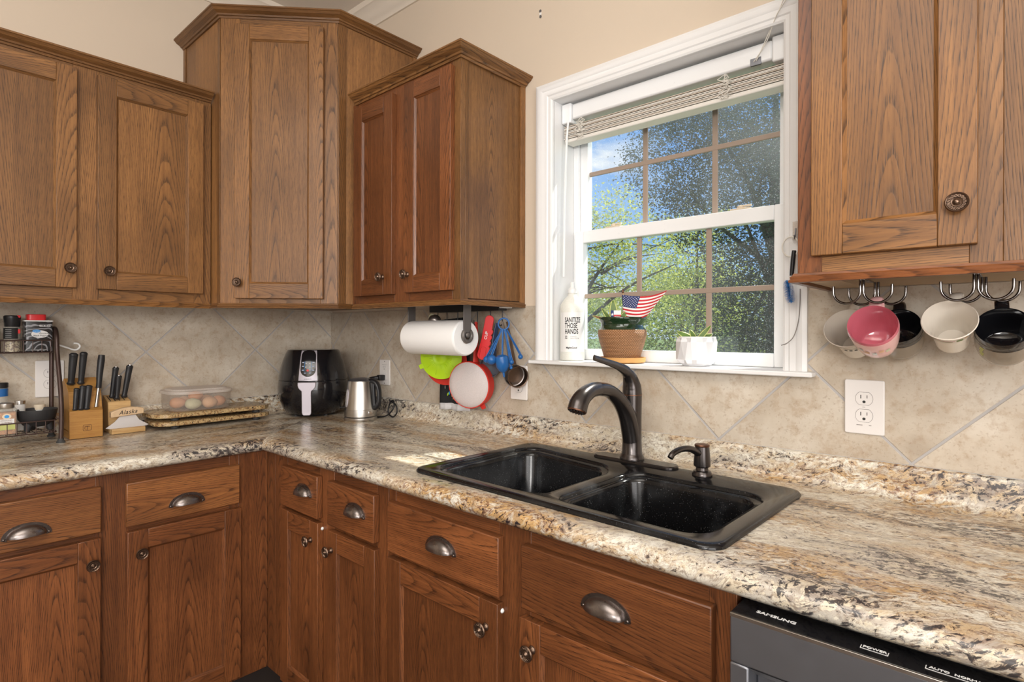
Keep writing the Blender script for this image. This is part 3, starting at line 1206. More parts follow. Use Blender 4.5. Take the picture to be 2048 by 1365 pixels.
# ---- tall corner wall cabinet
A2, B2 = Vector((0.3675, -0.6726, 0)), Vector((0.6604, -0.3675, 0))
dv = (B2 - A2)
DL = dv.length
DA = math.atan2(dv.y, dv.x)
cab = thing('corner_wall_cabinet', 'tall brown oak wall cabinet set diagonally across the corner', 'cabinet', (0.25, -0.25, 1.397))
m = MB()
poly = [(0.001, -0.001), (0.001, -0.6726), (0.3675 - 0.004, -0.6726), (0.3675, -0.6706), (0.6584, -0.3675), (0.6604, -0.3645), (0.6604, -0.001)]
m.prism(poly, 'oak', 1.397, 2.446)
m.box(0.001, 0.024, -0.6765, -0.6726, 1.397, 2.446, 'oak')
m.box(0.345, 0.366, -0.6750, -0.6726, 1.397, 2.446, 'oak')
m.box(0.6604, 0.6644, -0.022, -0.001, 2.16, 2.446, 'oak')
m.box(0.6604, 0.6628, -0.366, -0.335, 1.397, 2.446, 'oak_gold')
mb = MB()
m.build('carcass', cab, bevel=0.001)
TD = TL(A2.x, A2.y, 1.397) @ RZ(DA)
m = MB()
m.box(0.001, 0.070, -0.003, 0.006, 0, 1.048, 'oak', 'z')
m.box(DL - 0.062, DL - 0.001, -0.003, 0.006, 0, 1.048, 'oak', 'z')
m.box(0.070, DL - 0.062, -0.003, 0.006, 0, 0.04, 'oak', 'x')
m.box(0.070, DL - 0.062, -0.003, 0.006, 1.01, 1.048, 'oak', 'x')
m.transform(TD)
m.build('face_frame', cab, bevel=0.001)
m = MB()
m.sweep(CROWN, [(0.002, -0.6726, 2.444), (0.3675, -0.6726, 2.444), (0.6604, -0.3675, 2.444), (0.6604, -0.002, 2.444)], 'oak')
m.build('crown_moulding', cab, smooth=20)
m = MB()
m.sweep(LIGHTRAIL, [(0.300, -0.6726, 1.379), (0.3675, -0.6726, 1.379), (0.6604, -0.3675, 1.379), (0.6604, -0.3085, 1.379)], 'oak_gold')
m.build('light_rail', cab, smooth=20)
add_door(cab, TL(A2.x, A2.y, 1.414) @ RZ(DA) @ TL(0.058, -0.0035, 0), 0.316, 1.002, 'oak', 0.017, 0.057, rail=0.055)

# ---- narrow two door wall cabinet left of the window
cab = thing('wall_cabinet', 'narrow two door oak wall cabinet between corner cabinet and window', 'cabinet', (0.96, -0.15, 1.395))
m = MB()
m.box(0.6650, 1.2574, UW + 0.019, -0.001, 1.400, 2.150, 'oak')
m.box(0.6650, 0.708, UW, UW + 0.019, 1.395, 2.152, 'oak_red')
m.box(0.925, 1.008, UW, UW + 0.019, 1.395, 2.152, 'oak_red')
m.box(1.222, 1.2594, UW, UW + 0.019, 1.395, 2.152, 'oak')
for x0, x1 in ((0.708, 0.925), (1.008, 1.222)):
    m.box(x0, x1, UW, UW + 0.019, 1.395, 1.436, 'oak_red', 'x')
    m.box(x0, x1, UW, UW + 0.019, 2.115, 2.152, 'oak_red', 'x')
m.box(1.2574, 1.2650, -0.024, -0.001, 1.395, 2.150, 'oak')
m.box(1.2574, 1.2604, UW + 0.019, UW + 0.032, 1.395, 2.150, 'oak_gold')
m.build('carcass', cab, bevel=0.001)
m = MB()
m.sweep(CROWN, [(0.688, UW, 2.149), (1.2594, UW, 2.149), (1.2594, -0.002, 2.149)], 'oak')
m.build('crown_moulding', cab, smooth=20)
m = MB()
m.sweep(LIGHTRAIL, [(0.676, UW, 1.378), (1.2594, UW, 1.378), (1.2594, -0.004, 1.378)], 'oak')
m.build('light_rail', cab, smooth=20)
add_door(cab, TL(0.698, UW, 1.424), 0.234, 0.700, 'oak_red', 0.183, 0.062, fw=0.050)  # shade on these fronts is put into the redder, darker oak colour
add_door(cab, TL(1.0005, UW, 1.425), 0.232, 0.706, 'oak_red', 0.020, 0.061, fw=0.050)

# ---- wall cabinet right of the window
cab = thing('wall_cabinet', 'oak wall cabinet right of the window with mugs hanging below', 'cabinet', (2.6, -0.15, 1.41))
m = MB()
m.box(2.231, 3.20, UW + 0.019, -0.001, 1.418, 2.60, 'oak')
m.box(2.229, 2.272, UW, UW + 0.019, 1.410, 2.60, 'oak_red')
m.box(2.494, 2.537, UW, UW + 0.019, 1.410, 2.60, 'oak')
m.box(2.537, 2.60, UW, UW + 0.019, 1.410, 2.60, 'oak')
m.box(2.85, 3.20, UW, UW + 0.019, 1.410, 2.60, 'oak')
m.box(2.272, 2.494, UW, UW + 0.019, 1.410, 1.452, 'oak', 'x')
m.box(2.60, 2.85, UW, UW + 0.019, 1.410, 1.452, 'oak', 'x')
m.build('carcass', cab, bevel=0.001)
m = MB()
m.box(2.231, 2.290, UW + 0.004, -0.010, 1.398, 1.4175, 'beech', 'y')
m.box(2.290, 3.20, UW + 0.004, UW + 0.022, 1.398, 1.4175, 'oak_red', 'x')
m.box(2.290, 3.20, -0.030, -0.010, 1.398, 1.4175, 'beech', 'x')
m.build('bottom_panel', cab)
m = MB()
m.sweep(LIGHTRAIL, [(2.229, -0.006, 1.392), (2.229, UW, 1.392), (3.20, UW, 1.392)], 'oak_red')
m.build('light_rail', cab, smooth=20)
add_door(cab, TL(2.2575, UW, 1.4405), 0.248, 1.10, 'oak_gold', 0.2225, 0.067)
add_door(cab, TL(2.585, UW, 1.4405), 0.248, 1.10, 'oak_gold', 0.024, 0.067)

# ---- base cabinets
BF = 0.6046
cab = thing('base_cabinet', 'red brown oak base cabinet below the left counter, two drawers and two doors in view', 'cabinet', (0.3, -1.2, 0))
m = MB()
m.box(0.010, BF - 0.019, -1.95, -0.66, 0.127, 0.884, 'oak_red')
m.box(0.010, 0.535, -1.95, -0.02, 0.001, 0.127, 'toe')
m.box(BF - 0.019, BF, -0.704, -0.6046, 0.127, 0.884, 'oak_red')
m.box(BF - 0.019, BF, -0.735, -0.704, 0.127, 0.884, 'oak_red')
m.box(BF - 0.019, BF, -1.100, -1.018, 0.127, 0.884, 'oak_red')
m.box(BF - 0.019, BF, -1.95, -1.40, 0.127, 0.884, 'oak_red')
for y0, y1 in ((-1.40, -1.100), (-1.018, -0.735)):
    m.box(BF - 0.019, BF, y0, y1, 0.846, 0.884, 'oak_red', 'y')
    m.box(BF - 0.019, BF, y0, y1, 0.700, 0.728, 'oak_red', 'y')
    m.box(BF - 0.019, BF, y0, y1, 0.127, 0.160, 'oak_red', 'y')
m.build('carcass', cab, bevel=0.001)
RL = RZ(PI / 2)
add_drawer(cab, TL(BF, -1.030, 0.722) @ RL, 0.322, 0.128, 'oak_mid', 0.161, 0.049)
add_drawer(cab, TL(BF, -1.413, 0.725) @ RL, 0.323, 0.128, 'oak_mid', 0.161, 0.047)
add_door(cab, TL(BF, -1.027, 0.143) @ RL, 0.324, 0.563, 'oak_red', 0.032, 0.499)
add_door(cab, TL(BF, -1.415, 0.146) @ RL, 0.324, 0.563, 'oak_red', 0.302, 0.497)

WF = -BF
cab = thing('base_cabinet', 'narrow red oak base cabinet in the corner, two small drawers above two slim doors', 'cabinet', (0.95, -0.3, 0))
m = MB()
m.box(0.640, 1.288, WF + 0.019, -0.010, 0.127, 0.884, 'oak_red')
m.box(0.640, 1.288, -0.535, -0.010, 0.001, 0.127, 'toe')
m.box(0.6048, 0.660, WF, WF + 0.019, 0.127, 0.884, 'oak_red')
m.box(0.660, 0.748, WF, WF + 0.019, 0.127, 0.884, 'oak_red')
m.box(0.955, 1.035, WF, WF + 0.019, 0.127, 0.884, 'oak_red')
m.box(1.252, 1.302, WF, WF + 0.019, 0.127, 0.884, 'oak_red')
for x0, x1 in ((0.748, 0.955), (1.035, 1.252)):
    m.box(x0, x1, WF, WF + 0.019, 0.846, 0.884, 'oak_red', 'x')
    m.box(x0, x1, WF, WF + 0.019, 0.700, 0.728, 'oak_red', 'x')
    m.box(x0, x1, WF, WF + 0.019, 0.127, 0.160, 'oak_red', 'x')
m.build('carcass', cab, bevel=0.001)
add_drawer(cab, TL(0.7365, WF, 0.722), 0.2305, 0.130, 'oak_red', 0.152, 0.076, pw=0.098)
add_drawer(cab, TL(1.0255, WF, 0.721), 0.2355, 0.130, 'oak_red', 0.148, 0.074, pw=0.098)
add_door(cab, TL(0.738, WF, 0.143), 0.235, 0.568, 'oak_red', 0.196, 0.510, fw=0.049, rail=0.06, bumper=True)
add_door(cab, TL(1.027, WF, 0.143), 0.238, 0.562, 'oak_red', 0.024, 0.508, fw=0.050, rail=0.058)

cab = thing('sink_base_cabinet', 'wide red oak sink base cabinet with two drawer fronts above two doors', 'cabinet', (1.76, -0.3, 0))
m = MB()
m.box(1.305, 1.325, WF + 0.019, -0.010, 0.127, 0.884, 'oak_red')
m.box(2.195, 2.215, WF + 0.019, -0.010, 0.127, 0.884, 'oak_red')
m.box(1.325, 2.195, WF + 0.019, -0.010, 0.127, 0.147, 'oak_red')
m.box(1.305, 2.215, -0.535, -0.010, 0.001, 0.127, 'toe')
m.box(1.303, 1.334, WF, WF + 0.019, 0.127, 0.884, 'oak_red')
m.box(1.705, 1.795, WF, WF + 0.019, 0.127, 0.884, 'oak_red')
m.box(2.176, 2.221, WF, WF + 0.019, 0.127, 0.884, 'oak_red')
for x0, x1 in ((1.334, 1.705), (1.795, 2.176)):
    m.box(x0, x1, WF, WF + 0.019, 0.846, 0.884, 'oak_red', 'x')
    m.box(x0, x1, WF, WF + 0.019, 0.696, 0.728, 'oak_red', 'x')
    m.box(x0, x1, WF, WF + 0.019, 0.127, 0.160, 'oak_red', 'x')
m.build('carcass', cab, bevel=0.001)
add_drawer(cab, TL(1.3215, WF, 0.718), 0.3975, 0.131, 'oak_red', 0.212, 0.070, pw=0.108)
add_drawer(cab, TL(1.783, WF, 0.719), 0.405, 0.132, 'oak_red', 0.206, 0.071, pw=0.108)
add_door(cab, TL(1.322, WF, 0.143), 0.395, 0.561, 'oak_red', 0.361, 0.503, fw=0.055, rail=0.058, bumper=True)
add_door(cab, TL(1.780, WF, 0.143), 0.400, 0.557, 'oak_red', 0.035, 0.501, fw=0.055, rail=0.058)

# ------------------------------------------------------------------ worktop
top = thing('countertop', 'L shaped granite look worktop with raised back edge', 'countertop', (0.6, -0.6, ZC))
prof = [(0.001, 0.885), (0.001, 1.003), (0.014, 1.003), (0.018, 1.000), (0.020, 0.995), (0.0205, 0.962), (0.023, 0.946), (0.030, 0.934), (0.042, 0.928), (0.056, ZC),
        (0.108, ZC), (0.570, ZC), (0.600, ZC + 0.0005), (0.615, ZC), (0.627, 0.9235), (0.636, 0.918), (0.641, 0.910), (0.642, 0.901), (0.639, 0.893), (0.632, 0.887), (0.622, 0.885), (0.570, 0.885), (0.108, 0.885)]
m = MB()
Lm = m.mi('laminate')
vacc = [0.0]
for a, b in zip(prof, prof[1:]):
    vacc.append(vacc[-1] + math.hypot(a[0] - b[0], a[1] - b[1]))
XS0, XS1, XE, YE = 1.390, 2.166, 3.25, -1.95
for i in range(len(prof)):
    j = (i + 1) % len(prof)
    (d0, z0), (d1, z1) = prof[i], prof[j]
    v0, v1 = vacc[i], (vacc[j] if j else vacc[-1] + 0.1)
    hole = (i in (10,)) or (i == 21)
    # window run
    segs = [(None, XS0), (XS1, XE)] if hole else [(None, XE)]
    for s0, s1 in segs:
        a = d0 if s0 is None else s0
        b = d1 if s0 is None else s0
        m.face([(b, -d1, z1), (s1, -d1, z1), (s1, -d0, z0), (a, -d0, z0)], 'laminate', [(b, v1), (s1, v1), (s1, v0), (a, v0)])
    # left run
    m.face([(d1, YE, z1), (d1, -d1, z1), (d0, -d0, z0), (d0, YE, z0)], 'laminate', [(-YE - 7, v1), (d1 - 7, v1), (d0 - 7, v0), (-YE - 7, v0)])
m.build('slab', top, smooth=40, weld=True, recalc=False)
m = MB()
m.box(0.008, 3.25, -0.0115, -0.0085, 1.0005, 1.0040, 'caulk')
m.box(0.0085, 0.0115, -1.95, -0.0115, 1.0005, 1.0040, 'caulk')
m.build('caulk_line', top, smooth=0)

# ------------------------------------------------------------------ sink
SKW, SKD, SKZ = 0.828, 0.486, 0.935
sink = thing('kitchen_sink', 'black double bowl drop-in sink set into the worktop', 'sink', (1.776, -0.342, ZC))
TS = TL(1.776, -0.342, 0) @ RZ(math.radians(-1.0))
m = MB()
hw, hd = SKW / 2, SKD / 2
NR = 10


def rr(x0, x1, y0, y1, r, z):
    return [Vector((x, y, z)) for x, y in rrect(x0, x1, y0, y1, r, NR)]


# rim outside
outer = [rr(-hw, hw, -hd, hd, 0.040, ZC + 0.0005), rr(-hw, hw, -hd, hd, 0.040, ZC + 0.004), rr(-hw + 0.003, hw - 0.003, -hd + 0.003, hd - 0.003, 0.038, SKZ - 0.001), rr(-hw + 0.010, hw - 0.010, -hd + 0.010, hd - 0.010, 0.034, SKZ + 0.001), rr(-hw + 0.018, hw - 0.018, -hd + 0.018, hd - 0.018, 0.030, SKZ)]
m.rings(outer, 'sink', True, False, False)
bowls = [(-hw + 0.036, -0.017, -hd + 0.034, hd - 0.100), (0.017, hw - 0.036, -hd + 0.034, hd - 0.106)]
loops = [outer[-1]]


def bowlwarp(p, x0, x1, y0, y1):
    # the left bowl reaches further back at its outer end; the divider dips between the bowls
    x, y, z = p
    if x0 < 0:
        ym = (y0 + y1) / 2
        t = max(0.0, (y - ym) / (y1 - ym))
        y += 0.054 * t * max(0.0, min(1.0, 1 - (x - x0 - 0.03) / (x1 - x0 - 0.03)))
    s = max(0.0, 1 - abs(x) / 0.060) if abs(x) > 0.022 else 1.0
    u_ = (y - y0) / (y1 - y0)
    if z > SKZ - 0.03:
        z -= 0.011 * min(1.0, s * 1.6) * max(0.0, math.sin(PI * min(1, max(0, u_)))) ** 0.5
    return Vector((x, y, z))


for (x0, x1, y0, y1) in bowls:
    seq = []
    for ins, z, r in ((0.0, SKZ, 0.060), (0.004, SKZ - 0.002, 0.058), (0.006, SKZ - 0.008, 0.056), (0.018, SKZ - 0.0105, 0.050), (0.021, SKZ - 0.014, 0.048), (0.023, SKZ - 0.022, 0.047), (0.034, SKZ - 0.150, 0.045), (0.040, SKZ - 0.178, 0.048), (0.056, SKZ - 0.190, 0.050), (0.10, SKZ - 0.194, 0.045)):
        seq.append([bowlwarp(p, x0, x1, y0, y1) for p in rr(x0 + ins, x1 - ins, y0 + ins, y1 - ins, r, z)])
    m.rings(seq, 'sink', True, False, True)
    loops.append(seq[0])
# deck between the rim and the two bowls
bmx = m.bm
edges = []
for lp in loops:
    vs = [bmx.verts.new(p) for p in lp]
    for a, b in zip(vs, vs[1:] + vs[:1]):
        edges.append(bmx.edges.new((a, b)))
res = bmesh.ops.triangle_fill(bmx, use_beauty=True, edges=edges)
for f in res['geom']:
    if isinstance(f, bmesh.types.BMFace):
        f.material_index = 0
m.transform(TS)
m.build('basin', sink, smooth=50, weld=True)
for sx_ in (-1, 1):
    m = MB()
    m.lathe([(0.045, SKZ - 0.1935), (0.043, SKZ - 0.1915), (0.030, SKZ - 0.1925), (0.028, SKZ - 0.198), (0.0001, SKZ - 0.198)], 'darksteel', TS @ TL(sx_ * 0.2, -0.02, 0), 24)
    m.build('drain', sink)

# ------------------------------------------------------------------ tap
FX, FY, FZ = 1.757, -0.122, SKZ
fau = thing('kitchen_faucet', 'tall oil rubbed bronze pull-down faucet behind the sink', 'faucet', (FX, FY, FZ))
m = MB()
oval = rrect(-0.128, 0.128, -0.027, 0.027, 0.0268, 8)
oval2 = rrect(-0.125, 0.125, -0.024, 0.024, 0.0238, 8)
TB = TL(FX + 0.006, FY + 0.002, 0) @ RZ(math.radians(-1.0))
m.rings([[TB @ Vector((x, y, FZ + 0.0005)) for x, y in oval], [TB @ Vector((x, y, FZ + 0.005)) for x, y in oval], [TB @ Vector((x, y, FZ + 0.008)) for x, y in oval2]], 'bronze')
m.build('base_plate', fau, smooth=40)
m = MB()
m.lathe([(0.0335, FZ + 0.008), (0.0335, FZ + 0.012), (0.031, FZ + 0.020), (0.0285, FZ + 0.023), (0.0285, FZ + 0.026), (0.0275, FZ + 0.028), (0.0262, FZ + 0.06), (0.0258, FZ + 0.11), (0.0262, FZ + 0.15), (0.0268, FZ + 0.186)], 'bronze', TL(FX, FY, 0), 36)
m.build('column', fau, smooth=40)
m = MB()
pts = smooth_path([(FX, FY + 0.004, FZ + 0.030), (FX, FY - 0.008, FZ + 0.085), (FX, FY - 0.030, FZ + 0.135), (FX, FY - 0.068, FZ + 0.175), (FX, FY - 0.120, FZ + 0.205), (FX, FY - 0.172, FZ + 0.214)], 6)
m.tube(pts, lerp_list([0.0255, 0.0255, 0.0240, 0.0205, 0.0180, 0.0178], 6), 'bronze', 24)
m.build('spout', fau, smooth=60)
m = MB()
pts = smooth_path([(FX, FY - 0.172, FZ + 0.214), (FX, FY - 0.205, FZ + 0.212), (FX, FY - 0.238, FZ + 0.200), (FX, FY - 0.256, FZ + 0.184), (FX, FY - 0.264, FZ + 0.168)], 6)
m.tube(pts, lerp_list([0.0182, 0.0190, 0.0215, 0.0235, 0.0242], 6), 'bronze', 24)
hd_ = m.build('spray_head', fau, smooth=60)
m = MB()
tip = Vector((FX, FY - 0.264, FZ + 0.168))
dn = Vector((0, -0.42, -0.91)).normalized()
Tn = frame_mat(tip, (1, 0, 0), Vector((0, 0.91, -0.42)))
Td = Matrix.Translation(tip) @ dn.to_track_quat('Z', 'Y').to_matrix().to_4x4()
m.lathe([(0.0235, 0.0), (0.0225, 0.003), (0.019, 0.004)], 'copper', Td, 24)
for i in range(14):
    a = 2 * PI * i / 14
    m.ball(Td @ Vector((0.0165 * math.cos(a), 0.0165 * math.sin(a), 0.004)), 0.0022, 'black', 8, 5)
m.build('spray_face', hd_)
m = MB()
cz = FZ + 0.187
pts = smooth_path([(FX, FY, cz), (FX, FY - 0.002, cz + 0.022), (FX, FY - 0.014, cz + 0.048), (FX, FY - 0.038, cz + 0.067), (FX, FY - 0.080, cz + 0.082), (FX, FY - 0.130, cz + 0.094), (FX, FY - 0.190, cz + 0.107)], 6)
m.tube(pts, lerp_list([0.0268, 0.0255, 0.0195, 0.0130, 0.0090, 0.0072, 0.0065], 6), 'bronze', 24, True,
       [(f, 1.15 if f < 0.9 else 1.0) for f in lerp_list([1.0, 1.0, 1.0, 0.85, 0.7, 0.6, 0.55], 6)])
m.build('lever_handle', fau, smooth=60)
m = MB()
m.lathe([(0.0272, cz - 0.002), (0.0272, cz + 0.0005)], 'copper', TL(FX, FY, 0), 36)
m.build('copper_ring', fau)

soap = thing('soap_dispenser', 'small bronze pump soap dispenser on the sink deck', 'soap dispenser', (1.965, -0.140, SKZ))
m = MB()
SZ = SKZ + 0.001
m.lathe([(0.0245, SZ), (0.0245, SZ + 0.004), (0.021, SZ + 0.011), (0.0155, SZ + 0.013), (0.0145, SZ + 0.020), (0.0175, SZ + 0.0215), (0.0205, SZ + 0.024), (0.0205, SZ + 0.036), (0.0185, SZ + 0.060), (0.0175, SZ + 0.072)], 'bronze', TL(1.965, -0.140, 0), 28)
m.build('pump_body', soap, smooth=40)
m = MB()
m.lathe([(0.0180, SZ + 0.0725), (0.0185, SZ + 0.075), (0.0170, SZ + 0.0775), (0.006, SZ + 0.0790), (0.0001, SZ + 0.0792)], 'copper', TL(1.965, -0.140, 0), 28)
m.build('cap', soap)
m = MB()
pts = smooth_path([(1.962, -0.155, SZ + 0.058), (1.955, -0.190, SZ + 0.072), (1.947, -0.222, SZ + 0.0745), (1.940, -0.248, SZ + 0.068), (1.937, -0.258, SZ + 0.058)], 5)
m.tube(pts, lerp_list([0.0095, 0.0080, 0.0072, 0.0072, 0.0072], 5), 'bronze', 16)
m.build('nozzle', soap, smooth=60)

# ------------------------------------------------------------------ dishwasher
dw = thing('dishwasher', 'dark stainless dishwasher under the right end of the worktop', 'dishwasher', (2.53, -0.35, 0))
m = MB()
m.box(2.236, 2.826, -0.600, -0.03, 0.10, 0.868, 'darksteel')
m.box(2.250, 2.812, -0.540, -0.03, 0.002, 0.10, 'toe')
m.build('tub_housing', dw)
DY = -0.660
m = MB()
m.box(2.230, 2.832, DY, -0.601, 0.797, 0.868, 'darksteel', 'x')
m.box(2.230, 2.258, DY, -0.601, 0.12, 0.797, 'darksteel', 'z')
m.box(2.814, 2.832, DY, -0.601, 0.12, 0.797, 'darksteel', 'z')
m.box(2.258, 2.814, DY, -0.601, 0.12, 0.735, 'darksteel', 'x')
m.box(2.258, 2.814, DY + 0.035, -0.601, 0.735, 0.797, 'darksteel', 'x')
door = m.build('door', dw, bevel=0.003)
m = MB()
m.face([(2.258, DY + 0.001, 0.797), (2.814, DY + 0.001, 0.797), (2.814, DY + 0.035, 0.772), (2.258, DY + 0.035, 0.772)], 'steel')
m.build('handle_recess', door, smooth=0)
m = MB()
m.box(2.2305, 2.8315, DY + 0.003, -0.601, 0.8685, 0.8715, 'blackgloss', 'x')
cpanel = m.build('control_panel', dw, bevel=0.0008)
m = MB()
m.box(2.2305, 2.8315, DY - 0.0006, DY + 0.003, 0.8655, 0.8712, 'steel', 'x')
m.build('edge_strip', dw, bevel=0.0006)
TP = frame_mat((0, 0, 0.8718), (1, 0, 0), (0, 1, 0))


def on_panel(x, y):
    return frame_mat((x, y, 0.8718), (1, 0, 0), (0, 1, 0))


text('brand_lettering', 'SAMSUNG', 0.0105, on_panel(2.288, -0.632), 'printwhite', cpanel, 1.15, 0.0002, 0.0003)
text('power_lettering', 'POWER', 0.0075, on_panel(2.413, -0.634), 'printwhite', cpanel, 1.05, 0.0002, 0.0002)
text('auto_lettering', 'AUTO', 0.0070, on_panel(2.482, -0.634), 'printwhite', cpanel, 1.05, 0.0002, 0.0002)
text('cycle_lettering', 'NORMAL', 0.0070, on_panel(2.512, -0.634), 'printwhite', cpanel, 1.05, 0.0002, 0.0002)
m = MB()
for x0, x1 in ((2.397, 2.429), (2.468, 2.60)):
    m.box(x0, x1, -0.6415, -0.6405, 0.8717, 0.8720, 'printwhite')
    m.box(x0, x0 + 0.001, -0.6405, -0.632, 0.8717, 0.8720, 'printwhite')
    m.box(x1 - 0.001, x1, -0.6405, -0.632, 0.8717, 0.8720, 'printwhite')
m.build('key_outline', cpanel, smooth=0)

# ------------------------------------------------------------------ wall outlets


def outlet(label, T, kind='duplex', wd=0.078, ht=0.124, sockets=2):
    o = thing('wall_outlet', label, 'outlet', T.translation, 'wall outlets in the backsplash')
    mb = MB()
    mb.prism(rrect(-wd / 2, wd / 2, -ht / 2, ht / 2, 0.004, 3), 'plate', -0.006, 0.0, 'y')
    mb.transform(T)
    mb.build('cover_plate', o, bevel=0.002)
    if kind == 'duplex':
        for zc in (0.0195, -0.0195):
            def oct_(r, h):
                pts = []
                a0 = math.asin(h / r)
                return [(r * math.cos(t), r * math.sin(t)) for t in [-a0 + 2 * a0 * i / 8 for i in range(9)]] + [(r * math.cos(t), r * math.sin(t)) for t in [PI - a0 + 2 * a0 * i / 8 for i in range(9)]]
            mb = MB()
            mb.prism([(a, b + zc) for a, b in oct_(0.0178, 0.0150)], 'line', -0.0064, -0.0055, 'y')
            mb.prism([(a, b + zc) for a, b in oct_(0.0170, 0.0142)], 'plate', -0.0072, -0.0055, 'y')
            mb.box(-0.0072, -0.0056, -0.0075, -0.0070, zc + 0.000, zc + 0.0085, 'slot')
            mb.box(0.0052, 0.0066, -0.0075, -0.0070, zc + 0.001, zc + 0.0080, 'slot')
            mb.prism([(0.0032 * math.cos(2 * PI * i / 12), zc - 0.0072 + 0.0032 * math.sin(2 * PI * i / 12)) for i in range(12)], 'slot', -0.0075, -0.0070, 'y')
            mb.transform(T)
            mb.build('receptacle', o, smooth=0)
        mb = MB()
        mb.lathe([(0.0030, 0.0), (0.0030, 0.0008), (0.0001, 0.0012)], 'plate', TL(0, -0.006, 0) @ OUT, 12)
        mb.box(-0.0022, 0.0022, -0.0074, -0.0070, -0.0004, 0.0004, 'line')
        mb.transform(T)
        mb.build('screw', o)
    else:
        mb = MB()
        mb.box(-0.0175, 0.0175, -0.0066, -0.0055, -0.0345, 0.0345, 'line')
        mb.box(-0.0168, 0.0168, -0.0078, -0.0055, -0.0338, 0.0338, 'plate')
        for zc in (0.021, -0.021):
            mb.box(-0.0070, -0.0056, -0.0082, -0.0077, zc, zc + 0.0075, 'slot')
            mb.box(0.0052, 0.0066, -0.0082, -0.0077, zc, zc + 0.0075, 'slot')
            mb.box(-0.002, 0.002, -0.0082, -0.0077, zc - 0.008, zc - 0.004, 'slot')
        mb.box(-0.008, 0.008, -0.0084, -0.0077, 0.001, 0.006, 'plate')
        mb.box(-0.008, 0.008, -0.0084, -0.0077, -0.006, -0.001, 'plate')
        mb.transform(T)
        mb.build('receptacle', o, smooth=0)
        for zc in (0.048, -0.048):
            mb = MB()
            mb.lathe([(0.0026, 0.0), (0.0026, 0.0008), (0.0001, 0.0012)], 'line', TL(0, -0.006, zc) @ OUT, 12)
            mb.transform(T)
            mb.build('screw', o)
    return o


outlet('white outlet with a black plug in it, beside the kettle', TL(0.462, -0.0085, 1.1135), 'decora', 0.074, 0.112)
o2 = outlet('white outlet half covered by hanging measuring cups', TL(1.2475, -0.0085, 1.116), 'duplex', 0.077, 0.120)
o3 = outlet('large white outlet under the mugs, right of the window', TL(2.293, -0.0085, 1.1235), 'duplex', 0.079, 0.124)
for i, (wd_, x_) in enumerate(((0.012, -0.009), (0.005, 0.012))):
    m = MB()
    m.box(2.293 + x_ - wd_ / 2, 2.293 + x_ + wd_ / 2, -0.0150, -0.0146, 1.1235 - 0.0420, 1.1235 - 0.0405, 'line')
    m.build('fine_print', o3, smooth=0)
outlet('white outlet on the left wall, half hidden behind the spice rack leg', TL(0.0085, -1.105, 1.1255) @ RZ(PI / 2), 'duplex', 0.080, 0.128)

# ------------------------------------------------------------------ air fryer
AX, AY = 0.204, -0.210
AF = math.radians(-38)
fr = thing('air_fryer', 'black egg shaped air fryer with silver handle in the corner', 'air fryer', (AX, AY, ZC))
AP = [(0.098, 0.008), (0.112, 0.014), (0.128, 0.035), (0.141, 0.065), (0.1485, 0.100), (0.149, 0.125), (0.1475, 0.150), (0.1465, 0.1545), (0.1435, 0.1555), (0.1435, 0.1575), (0.1465, 0.1585), (0.145, 0.175), (0.138, 0.205), (0.128, 0.240), (0.117, 0.270), (0.110, 0.284), (0.106, 0.2875), (0.098, 0.289), (0.0001, 0.290)]


def afr(z):
    pr = [(0.0, 0.09)] + [(b, a) for a, b in AP]
    for (z0, r0), (z1, r1) in zip(pr, pr[1:]):
        if z0 <= z <= z1:
            return r0 + (r1 - r0) * (z - z0) / max(1e-6, z1 - z0)
    return 0.1


m = MB()
m.lathe([(r, ZC + z) for r, z in AP], 'blackgloss', TL(AX, AY, 0), 56)
m.build('body', fr, smooth=40)
m = MB()
m.lathe([(0.092, ZC + 0.003), (0.096, ZC + 0.008)], 'black', TL(AX, AY, 0), 40)
for i in range(4):
    a = AF + PI / 4 + i * PI / 2
    m.lathe([(0.010, ZC + 0.0005), (0.010, ZC + 0.006)], 'foot', TL(AX + 0.085 * math.cos(a), AY + 0.085 * math.sin(a), 0), 12)
m.build('foot_ring', fr)


def strip(zs, hws, lift0, lift1, mat):
    mb = MB()
    n = 8
    def P(s, z, l):
        r = afr(z)
        a = AF + s / r
        return (AX + (r + l) * math.cos(a), AY + (r + l) * math.sin(a), ZC + z)
    rows = []
    for z, h in zip(zs, hws):
        row = [P(-h + 2 * h * i / n, z, lift1) for i in range(n + 1)] + [P(h - 2 * h * i / n, z, lift0) for i in range(n + 1)]
        rows.append(row)
    mb.rings(rows, mat, True, True, True)
    return mb


zs = [0.160, 0.18, 0.20, 0.22, 0.24, 0.26, 0.276, 0.286]
panel = strip(zs, [0.0375, 0.0365, 0.0355, 0.0345, 0.0335, 0.0325, 0.0315, 0.0300], -0.004, 0.004, 'lilac').build('control_strip', fr, smooth=40)
zz = [0.176 + (0.292 - 0.176) * i / 16 for i in range(17)]
hh = []
for z in zz:
    t = (z - 0.176) / (0.292 - 0.176)
    if t < 0.25:
        hh.append(0.0300 * math.sqrt(max(0.02, 1 - ((0.25 - t) / 0.25) ** 2)))
    elif t > 0.75:
        hh.append(0.0285 * math.sqrt(max(0.02, 1 - ((t - 0.75) / 0.25) ** 2)))
    else:
        hh.append(0.0300 - 0.0015 * (t - 0.25) / 0.5)
strip([min(z, 0.2865) for z in zz], hh, -0.002, 0.0052, 'blackgloss').build('touch_screen', panel, smooth=40)


